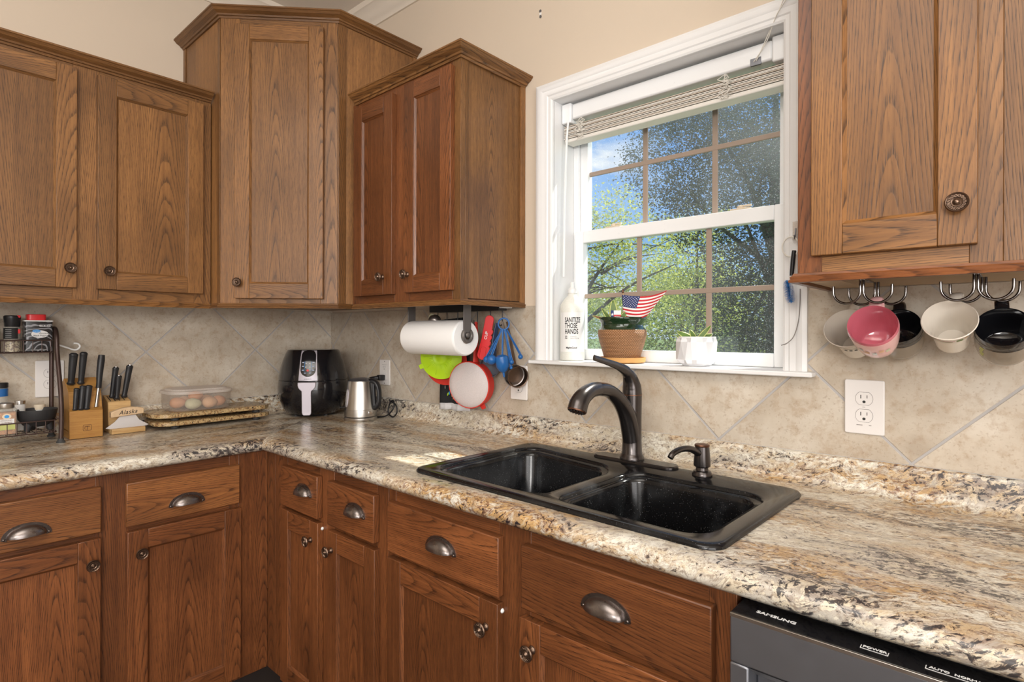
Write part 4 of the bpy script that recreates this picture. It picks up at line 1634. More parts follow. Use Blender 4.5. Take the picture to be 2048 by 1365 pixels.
def afT(s, z, lift):
    r = afr(z)
    a = AF + s / r
    slope = (afr(z + 0.01) - afr(z - 0.01)) / 0.02
    n = Vector((math.cos(a), math.sin(a), -slope)).normalized()
    right = Vector((-math.sin(a), math.cos(a), 0))
    up = n.cross(right)
    return frame_mat((AX + (r + lift) * math.cos(a), AY + (r + lift) * math.sin(a), ZC + z), right, up)


for s, z in ((-0.020, 0.236), (0.020, 0.236), (-0.020, 0.220), (0.020, 0.220), (-0.020, 0.204), (0.020, 0.204), (-0.0105, 0.192), (0.0085, 0.192)):
    m = MB()
    m.box(-0.0046, 0.0046, -0.0006, 0, -0.0020, 0.0020, 'blue')
    m.box(-0.0038, 0.0038, -0.0010, -0.0006, -0.0010, 0.0010, 'printwhite')
    m.transform(afT(s, z, 0.0056))
    m.build('touch_key', panel, smooth=0)
for s, z in ((-0.008, 0.232), (0.006, 0.232), (-0.009, 0.217), (0.007, 0.217)):
    m = MB()
    m.box(-0.0028, 0.0028, -0.0008, 0, -0.0016, 0.0016, 'printwhite')
    m.transform(afT(s, z, 0.0056))
    m.build('touch_key', panel, smooth=0)
m = MB()
m.lathe([(0.0048, 0.0), (0.0048, 0.0008)], 'red', afT(-0.001, 0.203, 0.0056) @ OUT, 16)
m.build('power_key', panel, smooth=0)
m = MB()
for s in (-0.0135, 0.0115):
    T_ = afT(s, 0.219, 0.0056)
    m2 = [T_ @ Vector((-0.0005, -0.0008, -0.022)), T_ @ Vector((0.0005, -0.0008, -0.022)), T_ @ Vector((0.0005, -0.0008, 0.022)), T_ @ Vector((-0.0005, -0.0008, 0.022))]
    m.face(m2, 'bluebright')
m.build('screen_line', panel, smooth=0)
m = MB()
for i_, (s0_, w_) in enumerate(((-0.013, 0.004), (-0.008, 0.003), (-0.004, 0.005), (0.002, 0.005), (0.008, 0.003), (0.0125, 0.003))):
    m.box(s0_ - w_ / 2, s0_ + w_ / 2, -0.0006, 0.0, -0.0012, 0.0012 + 0.0004 * (i_ % 2), 'printgrey')
m.transform(afT(0.0, 0.1668, 0.0046))
m.build('fine_print', panel, smooth=0)
# handle of the drawer
m = MB()


def afH(s, z, out):
    a = AF
    n = Vector((math.cos(a), math.sin(a), 0))
    right = Vector((-math.sin(a), math.cos(a), 0))
    return Vector((AX, AY, ZC + z)) + n * out + right * s


ol = [(-0.036, 0.1545), (-0.036, 0.142), (-0.033, 0.132), (-0.026, 0.124), (-0.0195, 0.119), (-0.0185, 0.112), (-0.0185, 0.030), (-0.017, 0.022), (-0.012, 0.017), (0.012, 0.017), (0.017, 0.022), (0.0185, 0.030), (0.0185, 0.112), (0.0195, 0.119), (0.026, 0.124), (0.033, 0.132), (0.036, 0.142), (0.036, 0.1545)]


def hout(z):
    t = (z - 0.017) / (0.1545 - 0.017)
    return 0.176 + 0.010 * math.sin(PI * min(1, t * 1.1))


r1 = [afH(s, z, hout(z)) for s, z in ol]
r0 = [afH(s, z, hout(z) - 0.014) for s, z in ol]
m.rings([r0, r1], 'lilac', True, True, True)
b0 = [(-0.024, 0.128), (0.024, 0.128), (0.024, 0.150), (-0.024, 0.150)]
m.rings([[afH(s, z, 0.140) for s, z in b0], [afH(s, z, 0.170) for s, z in b0]], 'lilac', True, True, True)
m.build('basket_handle', fr, smooth=35, bevel=0.002)

# ------------------------------------------------------------------ kettle
KX, KY = 0.508, -0.166
ket = thing('electric_kettle', 'small stainless steel electric kettle beside the air fryer', 'kettle', (KX, KY, ZC))
TK = TL(KX, KY, ZC)
m = MB()
m.lathe([(0.066, 0.0005), (0.0675, 0.003), (0.0675, 0.013), (0.065, 0.0155)], 'steel', TK, 40)
m.lathe([(0.063, 0.0155), (0.063, 0.0185)], 'black', TK, 40)
m.build('power_base', ket)
m = MB()
m.lathe([(0.066, 0.0185), (0.0665, 0.024), (0.0655, 0.046), (0.0645, 0.0465), (0.0645, 0.0475), (0.0650, 0.048), (0.0590, 0.110), (0.0535, 0.158), (0.0520, 0.163)], 'steel', TK, 48)
body = m.build('kettle_body', ket, smooth=40)
m = MB()
m.lathe([(0.0522, 0.1632), (0.0500, 0.166), (0.036, 0.173), (0.018, 0.1755), (0.0001, 0.176)], 'darksteel', TK, 40)
m.build('lid', ket, smooth=50)
KH = math.radians(26)
hx, hy = math.cos(KH), math.sin(KH)
m = MB()
pts = smooth_path([(KX + r * hx, KY + r * hy, ZC + z) for r, z in ((0.036, 0.163), (0.056, 0.163), (0.074, 0.152), (0.084, 0.124), (0.085, 0.085), (0.078, 0.062), (0.066, 0.052), (0.060, 0.053))], 5)
m.tube(pts, lerp_list([0.011, 0.013, 0.0125, 0.0115, 0.011, 0.012, 0.012, 0.009], 5), 'black', 14, True, (0.8, 1.2))
m.build('handle', ket, smooth=60)
m = MB()
m.tube([(KX + (0.064 - 0.07 * (z - 0.05)) * hx, KY + (0.064 - 0.07 * (z - 0.05)) * hy, ZC + z) for z in (0.052, 0.08, 0.11, 0.14, 0.160)], 0.010, 'black', 10)
m.build('handle_spine', ket, smooth=60)


def ketpatch(name, ang, hwid, z0, z1, lift, mat, parent):
    mb = MB()
    rows = []
    for j in range(7):
        t = j / 6
        z = z0 + (z1 - z0) * t
        r = 0.065 - 0.09 * max(0, z - 0.048) + lift
        e = hwid * (1 - 0.5 * (abs(2 * t - 1) ** 6))
        rows.append([(KX + r * math.cos(ang + e * (2 * i / 6 - 1) / r), KY + r * math.sin(ang + e * (2 * i / 6 - 1) / r), ZC + z) for i in range(7)])
    mb.rings(rows, mat, False, False, False)
    return mb.build(name, parent, solid=0.002)


ketpatch('water_gauge', math.radians(-98), 0.0075, 0.062, 0.126, 0.0018, 'jar', body)
ketpatch('gauge_surround', math.radians(-98), 0.0105, 0.058, 0.130, 0.0005, 'lilac', body)
ketpatch('switch', math.radians(4), 0.012, 0.028, 0.042, 0.0015, 'chrome', body)
cordo = thing('power_cord', 'black power cord coiled behind the kettle and plugged into the outlet', 'cord', (0.55, -0.06, ZC))
m = MB()
pts = smooth_path([(0.520, -0.095, ZC + 0.004), (0.560, -0.075, ZC + 0.012), (0.592, -0.062, ZC + 0.045), (0.575, -0.050, ZC + 0.075), (0.545, -0.046, ZC + 0.060), (0.540, -0.050, ZC + 0.020), (0.575, -0.052, ZC + 0.006), (0.605, -0.054, ZC + 0.028), (0.592, -0.050, ZC + 0.058), (0.550, -0.047, ZC + 0.070)], 6)
m.tube(pts, 0.0032, 'black', 8)
m.build('cable', cordo, smooth=60)
m = MB()
m.box(0.447, 0.471, -0.046, -0.0172, 1.079, 1.103, 'black')
m.tube(smooth_path([(0.459, -0.044, 1.091), (0.450, -0.058, 1.091), (0.430, -0.066, 1.088), (0.412, -0.068, 1.080)], 4), lerp_list([0.0085, 0.008, 0.006, 0.0045], 4), 'black', 10)
m.build('plug', cordo, bevel=0.003)
m = MB()
m.tube(smooth_path([(0.300, -0.140, ZC + 0.028), (0.345, -0.100, ZC + 0.040), (0.372, -0.095, ZC + 0.060), (0.366, -0.085, ZC + 0.020), (0.395, -0.080, ZC + 0.005)], 6), 0.0032, 'black', 8)
o = m.build('power_cord', None, smooth=60)
tag(o, 'short loop of black cord between air fryer and kettle', 'cord')

# ------------------------------------------------------------------ granite boards and eggs
for zb, lab, dx, dy in ((ZC, 'speckled granite serving board lying on the worktop, lower of two', 0.0, 0.0), (0.9565, 'speckled granite serving board on top of the other, carrying the egg tub', 0.004, -0.008)):
    bd = thing('serving_board', lab, 'serving board', (0.12, -0.61, zb), 'stacked granite serving boards')
    m = MB()
    R = [rrect(0.024 + dx + i, 0.218 + dx - i, -0.832 + dy + i, -0.398 + dy - i, 0.055, 8) for i in (0.002, 0.0, 0.0, 0.002)]
    m.rings([[(x, y, z) for x, y in r] for r, z in zip(R, (zb + 0.0145, zb + 0.0165, zb + 0.0285, zb + 0.0300))], 'granite')
    m.build('slab', bd, smooth=40)
    for fx, fy in ((0.06, -0.78), (0.175, -0.76), (0.06, -0.45), (0.178, -0.455)):
        m = MB()
        m.lathe([(0.014, zb + 0.0004), (0.015, zb + 0.003), (0.012, zb + 0.0145)], 'foot', TL(fx, fy, 0), 16)
        m.build('foot', bd)
TBZ = 0.9870
tub = thing('food_container', 'cloudy plastic food container holding eggs, on the granite boards', 'container', (0.120, -0.655, TBZ))
m = MB()
spec = [(0.016, 0.0010, 0.045), (0.006, 0.003, 0.055), (0.002, 0.012, 0.058), (0.0, 0.064, 0.060), (-0.003, 0.066, 0.062)]
OX0, OX1, OY0, OY1 = 0.030, 0.212, -0.778, -0.552
m.rings([[(x, y, TBZ + z) for x, y in rrect(OX0 + i, OX1 - i, OY0 + i, OY1 - i, r, 8)] for i, z, r in spec], 'tub', True, True, False)
m.build('tub', tub, smooth=50)
m = MB()
spec = [(-0.005, 0.0665, 0.064), (-0.006, 0.070, 0.065), (-0.004, 0.077, 0.063), (0.004, 0.0785, 0.058), (0.010, 0.0775, 0.052), (0.014, 0.084, 0.048), (0.040, 0.086, 0.03)]
m.rings([[(x, y, TBZ + z) for x, y in rrect(OX0 + i, OX1 - i, OY0 + i, OY1 - i, r, 8)] for i, z, r in spec], 'tublid', True, False, True)
m.build('lid', tub, smooth=50)


def egg(label, x, y, z, mat, yaw, s=1.0):
    mb = MB()
    pr = []
    for i in range(13):
        t = PI * i / 12
        zz_ = -math.cos(t)
        r = math.sin(t) * (1 - 0.16 * zz_)
        pr.append((max(1e-5, 0.0215 * s * r), 0.029 * s * zz_))
    mb.lathe(pr, mat, TL(x, y, z) @ RZ(yaw) @ Matrix.Rotation(PI / 2, 4, 'Y'), 20, False, False)
    o = mb.build('egg', None)
    tag(o, label, 'egg', 'eggs in the plastic container')


EZ = TBZ + 0.0260
egg('pale green egg at the front of the tub', 0.165, -0.692, EZ - 0.001, 'egggreen', 1.45)
egg('tan egg in the middle of the tub front', 0.168, -0.632, EZ, 'eggtan', 1.7)
egg('brown egg at the right end of the tub', 0.140, -0.588, EZ + 0.0005, 'eggbrown', 1.9)
egg('brown egg behind the pale green one, at the left', 0.100, -0.725, EZ, 'eggbrown', 1.2)
egg('brown egg lying on top of the other eggs', 0.122, -0.668, EZ + 0.024, 'eggbrown', 1.6, 0.95)
egg('tan egg at the back right of the tub', 0.075, -0.612, EZ, 'eggtan', 1.4)
egg('tan egg in the back left corner of the tub', 0.065, -0.690, EZ, 'eggtan', 1.8, 0.95)

# ------------------------------------------------------------------ knife block
kb = thing('knife_block', 'oak knife block with black handled knives, beside the spice rack', 'knife block', (0.10, -1.03, ZC))
m = MB()
for y0, y1 in ((-1.079, -0.985),):
    m.prism([(0.172, ZC + 0.001), (0.170, 1.020), (0.152, 1.028), (0.151, 0.95), (0.030, 0.95), (0.030, ZC + 0.001)], 'blockwood', y0, y1, 'y')
m.build('front_tier', kb, bevel=0.0015, smooth=30)
m = MB()
for y0, y1 in ((-1.075, -0.982),):
    m.prism([(0.1505, 0.951), (0.1505, 1.022), (0.132, 1.084), (0.060, 1.127), (0.030, 1.110), (0.030, 0.951)], 'blockwood', y0, y1, 'y')
m.build('rear_tier', kb, bevel=0.0015, smooth=30)
m = MB()
T_ = TL(0.1722, -1.030, 0.962)
ring = rrect(-0.0125, 0.0125, -0.0105, 0.0105, 0.004, 4)
rin = rrect(-0.0112, 0.0112, -0.0092, 0.0092, 0.003, 4)
n_ = len(ring)
for i in range(n_):
    j = (i + 1) % n_
    m.face([(0.1724, -1.030 + a, 0.962 + b) for a, b in (ring[i], ring[j], rin[j], rin[i])], 'leafbrown')
m.box(0.1718, 0.1724, -1.0375, -1.0225, 0.9655, 0.9668, 'leafbrown')
m.box(0.1718, 0.1724, -1.0308, -1.0292, 0.954, 0.9668, 'leafbrown')
m.tube([(0.1722, -1.030 + 0.0072 * math.cos(a), 0.961 + 0.0062 * math.sin(a)) for a in [0.6 + i * 0.36 for i in range(13)]], 0.0006, 'leafbrown', 5)
m.build('branded_mark', kb, smooth=0)


def knife(name, label, base, dirv, ln, r, group, cap=None, flat=(1.0, 1.35)):
    base = Vector(base)
    dirv = Vector(dirv).normalized()
    k = thing(name, label, 'knife', base, group)
    mb = MB()
    prof_t = [0.0, 0.05, 0.10, 0.3, 0.6, 0.84, 0.95, 1.0]
    prof_r = [0.75, 1.1, 0.80, 0.86, 0.98, 1.02, 1.12, 0.62]
    bend = Vector((0.06, 0, 0)) * ln
    pts = [base + dirv * (ln * t) + bend * (max(0, t - 0.7) ** 2) * 1.5 for t in prof_t]
    pts = smooth_path(pts, 4)
    mb.tube(pts, lerp_list([r * q for q in prof_r], 4), 'knifeblack', 14, True, flat)
    h = mb.build('handle', k, smooth=60)
    if cap:
        mb = MB()
        e = pts[-1]
        mb.tube([e - dirv * 0.006, e + dirv * 0.0012], r * 0.80, cap, 12)
        mb.build('butt_cap', h)
    return k


KD = (0.10, 0.055, 0.97)
G1 = 'black handled knives in the oak block'
knife('kitchen_knife', 'large black knife handle at the left rear of the oak block', (0.098, -1.062, 1.106), KD, 0.112, 0.0088, G1)
knife('kitchen_knife', 'large black knife handle second from left at the rear of the oak block', (0.098, -1.034, 1.106), KD, 0.115, 0.0080, G1)
st = thing('honing_steel', 'black handled grey honing steel at the right rear of the oak block', 'honing steel', (0.150, -1.000, 1.024), G1)
m = MB()
m.tube([(0.158, -1.0025, 1.028), (0.136, -0.9905, 1.094)], 0.0052, 'steel', 12)
m.build('rod', st)
m = MB()
m.tube(smooth_path([(0.136, -0.9905, 1.092), (0.132, -0.9880, 1.112), (0.124, -0.984, 1.150), (0.118, -0.979, 1.188), (0.116, -0.977, 1.208)], 4), lerp_list([0.0075, 0.0072, 0.0088, 0.0098, 0.0085], 4), 'knifeblack', 14, True, (1.0, 1.15))
m.build('handle', st, smooth=60)
knife('paring_knife', 'thin black steak knife handle at the left front of the oak block', (0.160, -1.062, 1.021), (-0.03, 0.07, 0.99), 0.078, 0.0060, G1)
knife('paring_knife', 'black steak knife handle in the middle of the oak block front', (0.160, -1.046, 1.021), (-0.03, 0.09, 0.99), 0.086, 0.0072, G1)
knife('paring_knife', 'black steak knife handle right of the middle in the oak block front', (0.160, -1.030, 1.021), (-0.03, 0.09, 0.99), 0.086, 0.0072, G1)

kb2 = thing('knife_block', 'small pale wooden knife block behind the oak one', 'knife block', (0.07, -0.91, ZC))
m = MB()
m.prism([(0.112, ZC + 0.001), (0.104, 1.036), (0.030, 1.056), (0.030, ZC + 0.001)], 'pinewood', -0.955, -0.884, 'y')
m.build('block', kb2, bevel=0.002, smooth=30)
m = MB()
for yy in (-0.945, -0.931, -0.917, -0.902):
    m.prism([(0.096, 1.0386), (0.096, 1.0394), (0.045, 1.0532), (0.045, 1.0524)], 'print', yy - 0.0012, yy + 0.0012, 'y')
m.build('slot', kb2, smooth=0)
G2 = 'black handled knives in the pale block'
knife('kitchen_knife', 'slim black knife at the left of the pale block with bright cap', (0.075, -0.937, 1.048), (0.05, 0.10, 0.99), 0.115, 0.0070, G2, 'chrome')
knife('kitchen_knife', 'short black knife in the middle of the pale block', (0.095, -0.926, 1.044), (0.05, 0.06, 0.99), 0.088, 0.0066, G2, 'chrome')
knife('kitchen_knife', 'angular black knife at the right of the pale block', (0.080, -0.900, 1.047), (0.05, 0.14, 0.98), 0.122, 0.0076, G2, 'chrome')

ulu = thing('ulu_knife', 'ulu knife with curved steel blade and lettered pale wooden handle', 'knife', (0.145, -0.905, 0.95))
m = MB()
hp = [(-0.958, 0.985), (-0.856, 0.992), (-0.856, 1.012)] + [(-0.856 - 0.102 * i / 10, 1.012 - 0.007 * i / 10 + 0.010 * math.sin(PI * i / 10)) for i in range(1, 11)]
m.prism(hp, 'beech', 0.133, 0.158, 'x')
uh = m.build('handle', ulu, bevel=0.003, smooth=35)
m = MB()
bp = [(-0.930, 0.986), (-0.880, 0.988), (-0.868, 0.968), (-0.838, 0.948)] + [(-0.838 - 0.134 * i / 10, 0.948 - 0.012 * math.sin(PI * i / 10)) for i in range(1, 11)] + [(-0.945, 0.968)]
m.prism(bp, 'blade', 0.1445, 0.1465, 'x')
m.build('blade', ulu, smooth=0)
text('handle_lettering', 'Alaska', 0.021, frame_mat((0.1584, -0.907, 1.0015), (0, 1, 0.06), (0, -0.06, 1)), 'print', uh, 0.95, 0.0003, 0.0, 'CENTER', 1.1, None, 0.35)
us = thing('knife_stand', 'small pale wooden stand that holds the ulu knife upright', 'stand', (0.145, -0.905, ZC))
m = MB()
m.box(0.128, 0.1435, -0.958, -0.854, ZC + 0.001, 0.945, 'pinewood', 'y')
m.box(0.1475, 0.166, -0.958, -0.854, ZC + 0.001, 0.945, 'pinewood', 'y')
m.box(0.1435, 0.1475, -0.958, -0.854, ZC + 0.001, 0.934, 'pinewood', 'y')
m.box(0.120, 0.128, -0.925, -0.885, ZC + 0.001, 0.984, 'pinewood', 'z')
m.build('stand', us, bevel=0.0012)

# ------------------------------------------------------------------ spice rack
rk = thing('spice_rack', 'two tier bronze wire spice rack at the left edge of the counter', 'rack', (0.11, -1.35, ZC))
for yy in (-1.106, -1.60):
    m = MB()
    pts = smooth_path([(0.206, yy - 0.002, ZC + 0.004), (0.203, yy, 1.000), (0.195, yy, 1.075), (0.165, yy, 1.150), (0.138, yy, 1.215), (0.128, yy, 1.270), (0.112, yy, 1.296), (0.085, yy, 1.302), (0.058, yy, 1.292), (0.047, yy, 1.262), (0.045, yy, 1.20), (0.045, yy, 1.05), (0.045, yy, ZC + 0.004)], 6)
    m.tube(pts, 0.0068, 'rackm', 14)
    m.build('end_frame', rk, smooth=60)
    for fx in (0.206, 0.045):
        m = MB()
        m.lathe([(0.0125, ZC + 0.0005), (0.0125, ZC + 0.004), (0.0085, ZC + 0.009), (0.0085, ZC + 0.014)], 'foot', TL(fx, yy - (0.002 if fx > 0.1 else 0), 0), 16)
        m.build('foot', rk)


def basket(name, x0, x1, zb, zr, y0=-1.598, y1=-1.116):
    mb = MB()
    for z, r in ((zr, 0.0022), (zb, 0.0020)):
        pts = [(x, y, z) for x, y in rrect(x0, x1, y0, y1, 0.012, 4)]
        mb.tube(pts + [pts[0]], r, 'rackm', 8)
    n = 20
    for i in range(n + 1):
        y = y0 + 0.006 + (y1 - y0 - 0.012) * i / n
        mb.tube([(x1, y, zr), (x1, y, zb), (x0, y, zb), (x0, y, zr)], 0.0013, 'rackm', 6)
    for x in (x0 + (x1 - x0) * 0.33, x0 + (x1 - x0) * 0.66):
        mb.tube([(x, y0, zr), (x, y0, zb), (x, y1, zb), (x, y1, zr)], 0.0013, 'rackm', 6)
    return mb.build(name, rk, smooth=60)


basket('upper_basket', 0.050, 0.132, 1.222, 1.262)
basket('lower_basket', 0.055, 0.194, 0.962, 1.001)
m = MB()
m.tube(smooth_path([(0.052, -1.094, 1.247), (0.060, -1.066, 1.235), (0.060, -1.048, 1.227), (0.060, -1.036, 1.228), (0.060, -1.029, 1.238), (0.060, -1.034, 1.248), (0.060, -1.047, 1.250)], 5), 0.0032, 'white', 10)
o = m.build('s_hook', None, smooth=60)
tag(o, 'small white hook hanging on the spice rack', 'hook')

UZ = 1.2245
tn = thing('pepper_tin', 'black swirl patterned pepper tin with red flip lid on the upper shelf', 'spice tin', (0.092, -1.150, UZ))
m = MB()
m.prism(rrect(0.062, 0.120, -1.187, -1.115, 0.005, 3), 'tin', UZ + 0.001, UZ + 0.100, 'z')
m.build('tin_box', tn, bevel=0.001)
m = MB()
m.prism(rrect(0.060, 0.122, -1.189, -1.113, 0.006, 3), 'white', UZ + 0.100, UZ + 0.104, 'z')
lidp = m.build('rim', tn, bevel=0.001)
m = MB()
m.prism(rrect(0.066, 0.112, -1.180, -1.130, 0.010, 4), 'red', UZ + 0.104, UZ + 0.124, 'z')
m.build('flip_lid', tn, bevel=0.002)
m = MB()
m.prism([(-1.149 + 0.0225 * math.cos(2 * PI * i / 28), UZ + 0.058 + 0.0125 * math.sin(2 * PI * i / 28)) for i in range(28)], 'printwhite', 0.1200, 0.1206, 'x')
m.box(0.1200, 0.1206, -1.150, -1.121, UZ + 0.083, UZ + 0.089, 'printwhite')
for i in range(9):
    m.box(0.1206, 0.1209, -1.148 + i * 0.003, -1.1468 + i * 0.003 + 0.0006 * (i % 3), UZ + 0.084, UZ + 0.088, 'print')
m.box(0.1200, 0.1206, -1.172, -1.130, UZ + 0.004, UZ + 0.007, 'printgrey')
lb = m.build('label', tn, smooth=0)
m = MB()
m.prism([(-1.158 + 0.0105 * math.cos(2 * PI * i / 20), UZ + 0.068 + 0.0050 * math.sin(2 * PI * i / 20)) for i in range(20)], 'bluebright', 0.1206, 0.1209, 'x')
m.build('blue_oval', tn, smooth=0)
TX = lambda y, z, x=0.1210: frame_mat((x, y, z), (0, 1, 0), (0, 0, 1))
text('oval_lettering', 'Great Value', 0.0040, TX(-1.158, UZ + 0.068), 'printwhite', tn, 0.85, 0.0002)
text('tin_lettering', 'Ground', 0.0075, TX(-1.139, UZ + 0.0605), 'print', tn, 1.0, 0.0002)
text('tin_lettering', 'Black Pepper', 0.0075, TX(-1.147, UZ + 0.0530), 'print', tn, 0.95, 0.0002)

gr = thing('spice_grinder', 'clear spice grinder with black cap beside the pepper tin', 'spice jar', (0.095, -1.216, UZ), 'spice jars on the rack')
m = MB()
m.lathe([(0.0200, UZ + 0.001), (0.0205, UZ + 0.004), (0.0200, UZ + 0.040)], 'pepperblend', TL(0.095, -1.216, 0), 24)
m.build('contents', gr)
m = MB()
m.lathe([(0.0215, UZ + 0.0005), (0.0215, UZ + 0.075), (0.018, UZ + 0.082)], 'jar', TL(0.095, -1.216, 0), 24)
m.build('jar_body', gr, smooth=40)
m = MB()
m.lathe([(0.0195, UZ + 0.082), (0.0205, UZ + 0.084), (0.0220, UZ + 0.108), (0.0225, UZ + 0.110), (0.0225, UZ + 0.116), (0.0190, UZ + 0.119)], 'black', TL(0.095, -1.216, 0), 24)
m.build('cap', gr, smooth=40)
m = MB()
rows = [[(0.095 + 0.0218 * math.cos(a), -1.216 + 0.0218 * math.sin(a), z) for a in [-1.6 + 2.2 * i / 12 for i in range(13)]] for z in (UZ + 0.043, UZ + 0.078)]
m.rings(rows, 'print', False, False, False)
m.build('label', gr)
for q in range(5):
    m = MB()
    rows = [[(0.095 + 0.0221 * math.cos(a), -1.216 + 0.0221 * math.sin(a), z) for a in [-1.0 + 0.8 * i / 5 for i in range(6)]] for z in (UZ + 0.047 + q * 0.006, UZ + 0.0495 + q * 0.006)]
    m.rings(rows, 'printgrey', False, False, False)
    m.build('label_print', gr)
m = MB()
m.box(0.102, 0.113, -1.206, -1.197, UZ + 0.112, UZ + 0.1195, 'red')
m.box(0.113, 0.1165, -1.204, -1.198, UZ + 0.060, UZ + 0.074, 'red')
m.build('red_tab', gr, bevel=0.001)
gj = thing('spice_jar', 'spice jar with green cap at the left end of the upper shelf', 'spice jar', (0.095, -1.266, UZ), 'spice jars on the rack')
m = MB()
m.lathe([(0.0205, UZ + 0.0005), (0.0205, UZ + 0.085), (0.017, UZ + 0.092)], 'jar', TL(0.095, -1.266, 0), 24)
m.build('jar_body', gj, smooth=40)
m = MB()
m.lathe([(0.0195, UZ + 0.001), (0.0195, UZ + 0.050)], 'tanspice', TL(0.095, -1.266, 0), 24)
m.build('contents', gj)
m = MB()
m.lathe([(0.0209, UZ + 0.045), (0.0209, UZ + 0.075)], 'leafgreen', TL(0.095, -1.266, 0), 24, False, False)
m.build('label', gj)
m = MB()
m.lathe([(0.0195, UZ + 0.0925), (0.0205, UZ + 0.094), (0.0205, UZ + 0.114), (0.018, UZ + 0.116)], 'leafgreen', TL(0.095, -1.266, 0), 24)
m.build('cap', gj, smooth=40)

LZ = 0.9645
oj = thing('spice_jar', 'square spice jar of orange powder with silver lid on the lower shelf', 'spice jar', (0.150, -1.238, LZ), 'spice jars on the rack')
m = MB()
m.prism(rrect(0.128, 0.172, -1.262, -1.214, 0.006, 3), 'nutmeg', LZ + 0.001, LZ + 0.070, 'z')
m.build('contents', oj, bevel=0.002)
m = MB()
m.prism(rrect(0.1265, 0.1735, -1.2635, -1.2125, 0.006, 3), 'jar', LZ + 0.0005, LZ + 0.082, 'z')
m.build('jar_body', oj, bevel=0.002)
m = MB()
m.lathe([(0.021, LZ + 0.083), (0.0222, LZ + 0.085), (0.0222, LZ + 0.098), (0.020, LZ + 0.100)], 'steel', TL(0.150, -1.238, 0), 28)
m.build('lid', oj, smooth=40)
m = MB()
m.box(0.1737, 0.1741, -1.260, -1.218, LZ + 0.016, LZ + 0.034, 'leafyellow')
m.box(0.1737, 0.1742, -1.258, -1.220, LZ + 0.034, LZ + 0.050, 'printwhite')
m.prism([(-1.238 + 0.011 * math.cos(2 * PI * i / 20), LZ + 0.058 + 0.009 * math.sin(2 * PI * i / 20)) for i in range(20)], 'peach', 0.1737, 0.1742, 'x')
m.prism([(-1.238 + 0.006 * math.cos(2 * PI * i / 20), LZ + 0.058 + 0.005 * math.sin(2 * PI * i / 20)) for i in range(20)], 'bluebright', 0.1742, 0.1745, 'x')
m.build('label', oj, smooth=0)
text('label_lettering', 'GROUND', 0.0060, frame_mat((0.1744, -1.239, LZ + 0.0455), (0, 1, 0), (0, 0, 1)), 'leafbrown', oj, 1.1, 0.0002)
text('label_lettering', 'NUTMEG', 0.0060, frame_mat((0.1744, -1.239, LZ + 0.0385), (0, 1, 0), (0, 0, 1)), 'leafbrown', oj, 1.1, 0.0002)
bj = thing('spice_jar', 'jar with black lid and blue label at the back of the lower shelf', 'spice jar', (0.085, -1.246, LZ), 'spice jars on the rack')
m = MB()
m.lathe([(0.022, LZ + 0.0005), (0.022, LZ + 0.140), (0.020, LZ + 0.143)], 'jar', TL(0.085, -1.246, 0), 24)
m.build('jar_body', bj, smooth=40)
m = MB()
m.lathe([(0.0224, LZ + 0.116), (0.0224, LZ + 0.141)], 'blue', TL(0.085, -1.246, 0), 24, False, False)
m.build('label', bj)
m = MB()
m.lathe([(0.0228, LZ + 0.1435), (0.0228, LZ + 0.158), (0.021, LZ + 0.160)], 'black', TL(0.085, -1.246, 0), 24)
m.build('lid', bj, smooth=40)
wj = thing('spice_jar', 'narrow white jar with grey lid behind the orange spice jar', 'spice jar', (0.085, -1.196, LZ), 'spice jars on the rack')
m = MB()
m.lathe([(0.0155, LZ + 0.0005), (0.0155, LZ + 0.086)], 'white', TL(0.085, -1.196, 0), 20)
m.build('jar_body', wj, smooth=40)
m = MB()
m.lathe([(0.016, LZ + 0.0865), (0.016, LZ + 0.098)], 'steel', TL(0.085, -1.196, 0), 20)
m.build('lid', wj, smooth=40)
bw = thing('mortar_bowl', 'black cast iron mortar bowl on three feet on the lower shelf', 'bowl', (0.130, -1.158, LZ))
m = MB()
m.lathe([(0.022, LZ + 0.014), (0.036, LZ + 0.020), (0.049, LZ + 0.040), (0.054, LZ + 0.062), (0.055, LZ + 0.070), (0.051, LZ + 0.070), (0.048, LZ + 0.060), (0.036, LZ + 0.030), (0.0001, LZ + 0.024)], 'iron', TL(0.130, -1.158, 0), 36)
m.build('bowl_body', bw, smooth=50)
for a in (-0.9, 1.2, 3.3):
    m = MB()
    m.tube([(0.130 + 0.030 * math.cos(a), -1.158 + 0.030 * math.sin(a), LZ + 0.024), (0.130 + 0.036 * math.cos(a), -1.158 + 0.036 * math.sin(a), LZ + 0.0006)], [0.012, 0.008], 'iron', 12)
    m.build('foot', bw)
cj = thing('spice_jar', 'low jar with cream lid behind the black mortar bowl', 'spice jar', (0.073, -1.142, LZ), 'spice jars on the rack')
m = MB()
m.lathe([(0.0145, LZ + 0.0005), (0.0145, LZ + 0.062)], 'white', TL(0.073, -1.1425, 0), 20)
m.build('jar_body', cj)
m = MB()
m.lathe([(0.0155, LZ + 0.0625), (0.0155, LZ + 0.079)], 'peach', TL(0.073, -1.1425, 0), 20)
m.build('lid', cj)

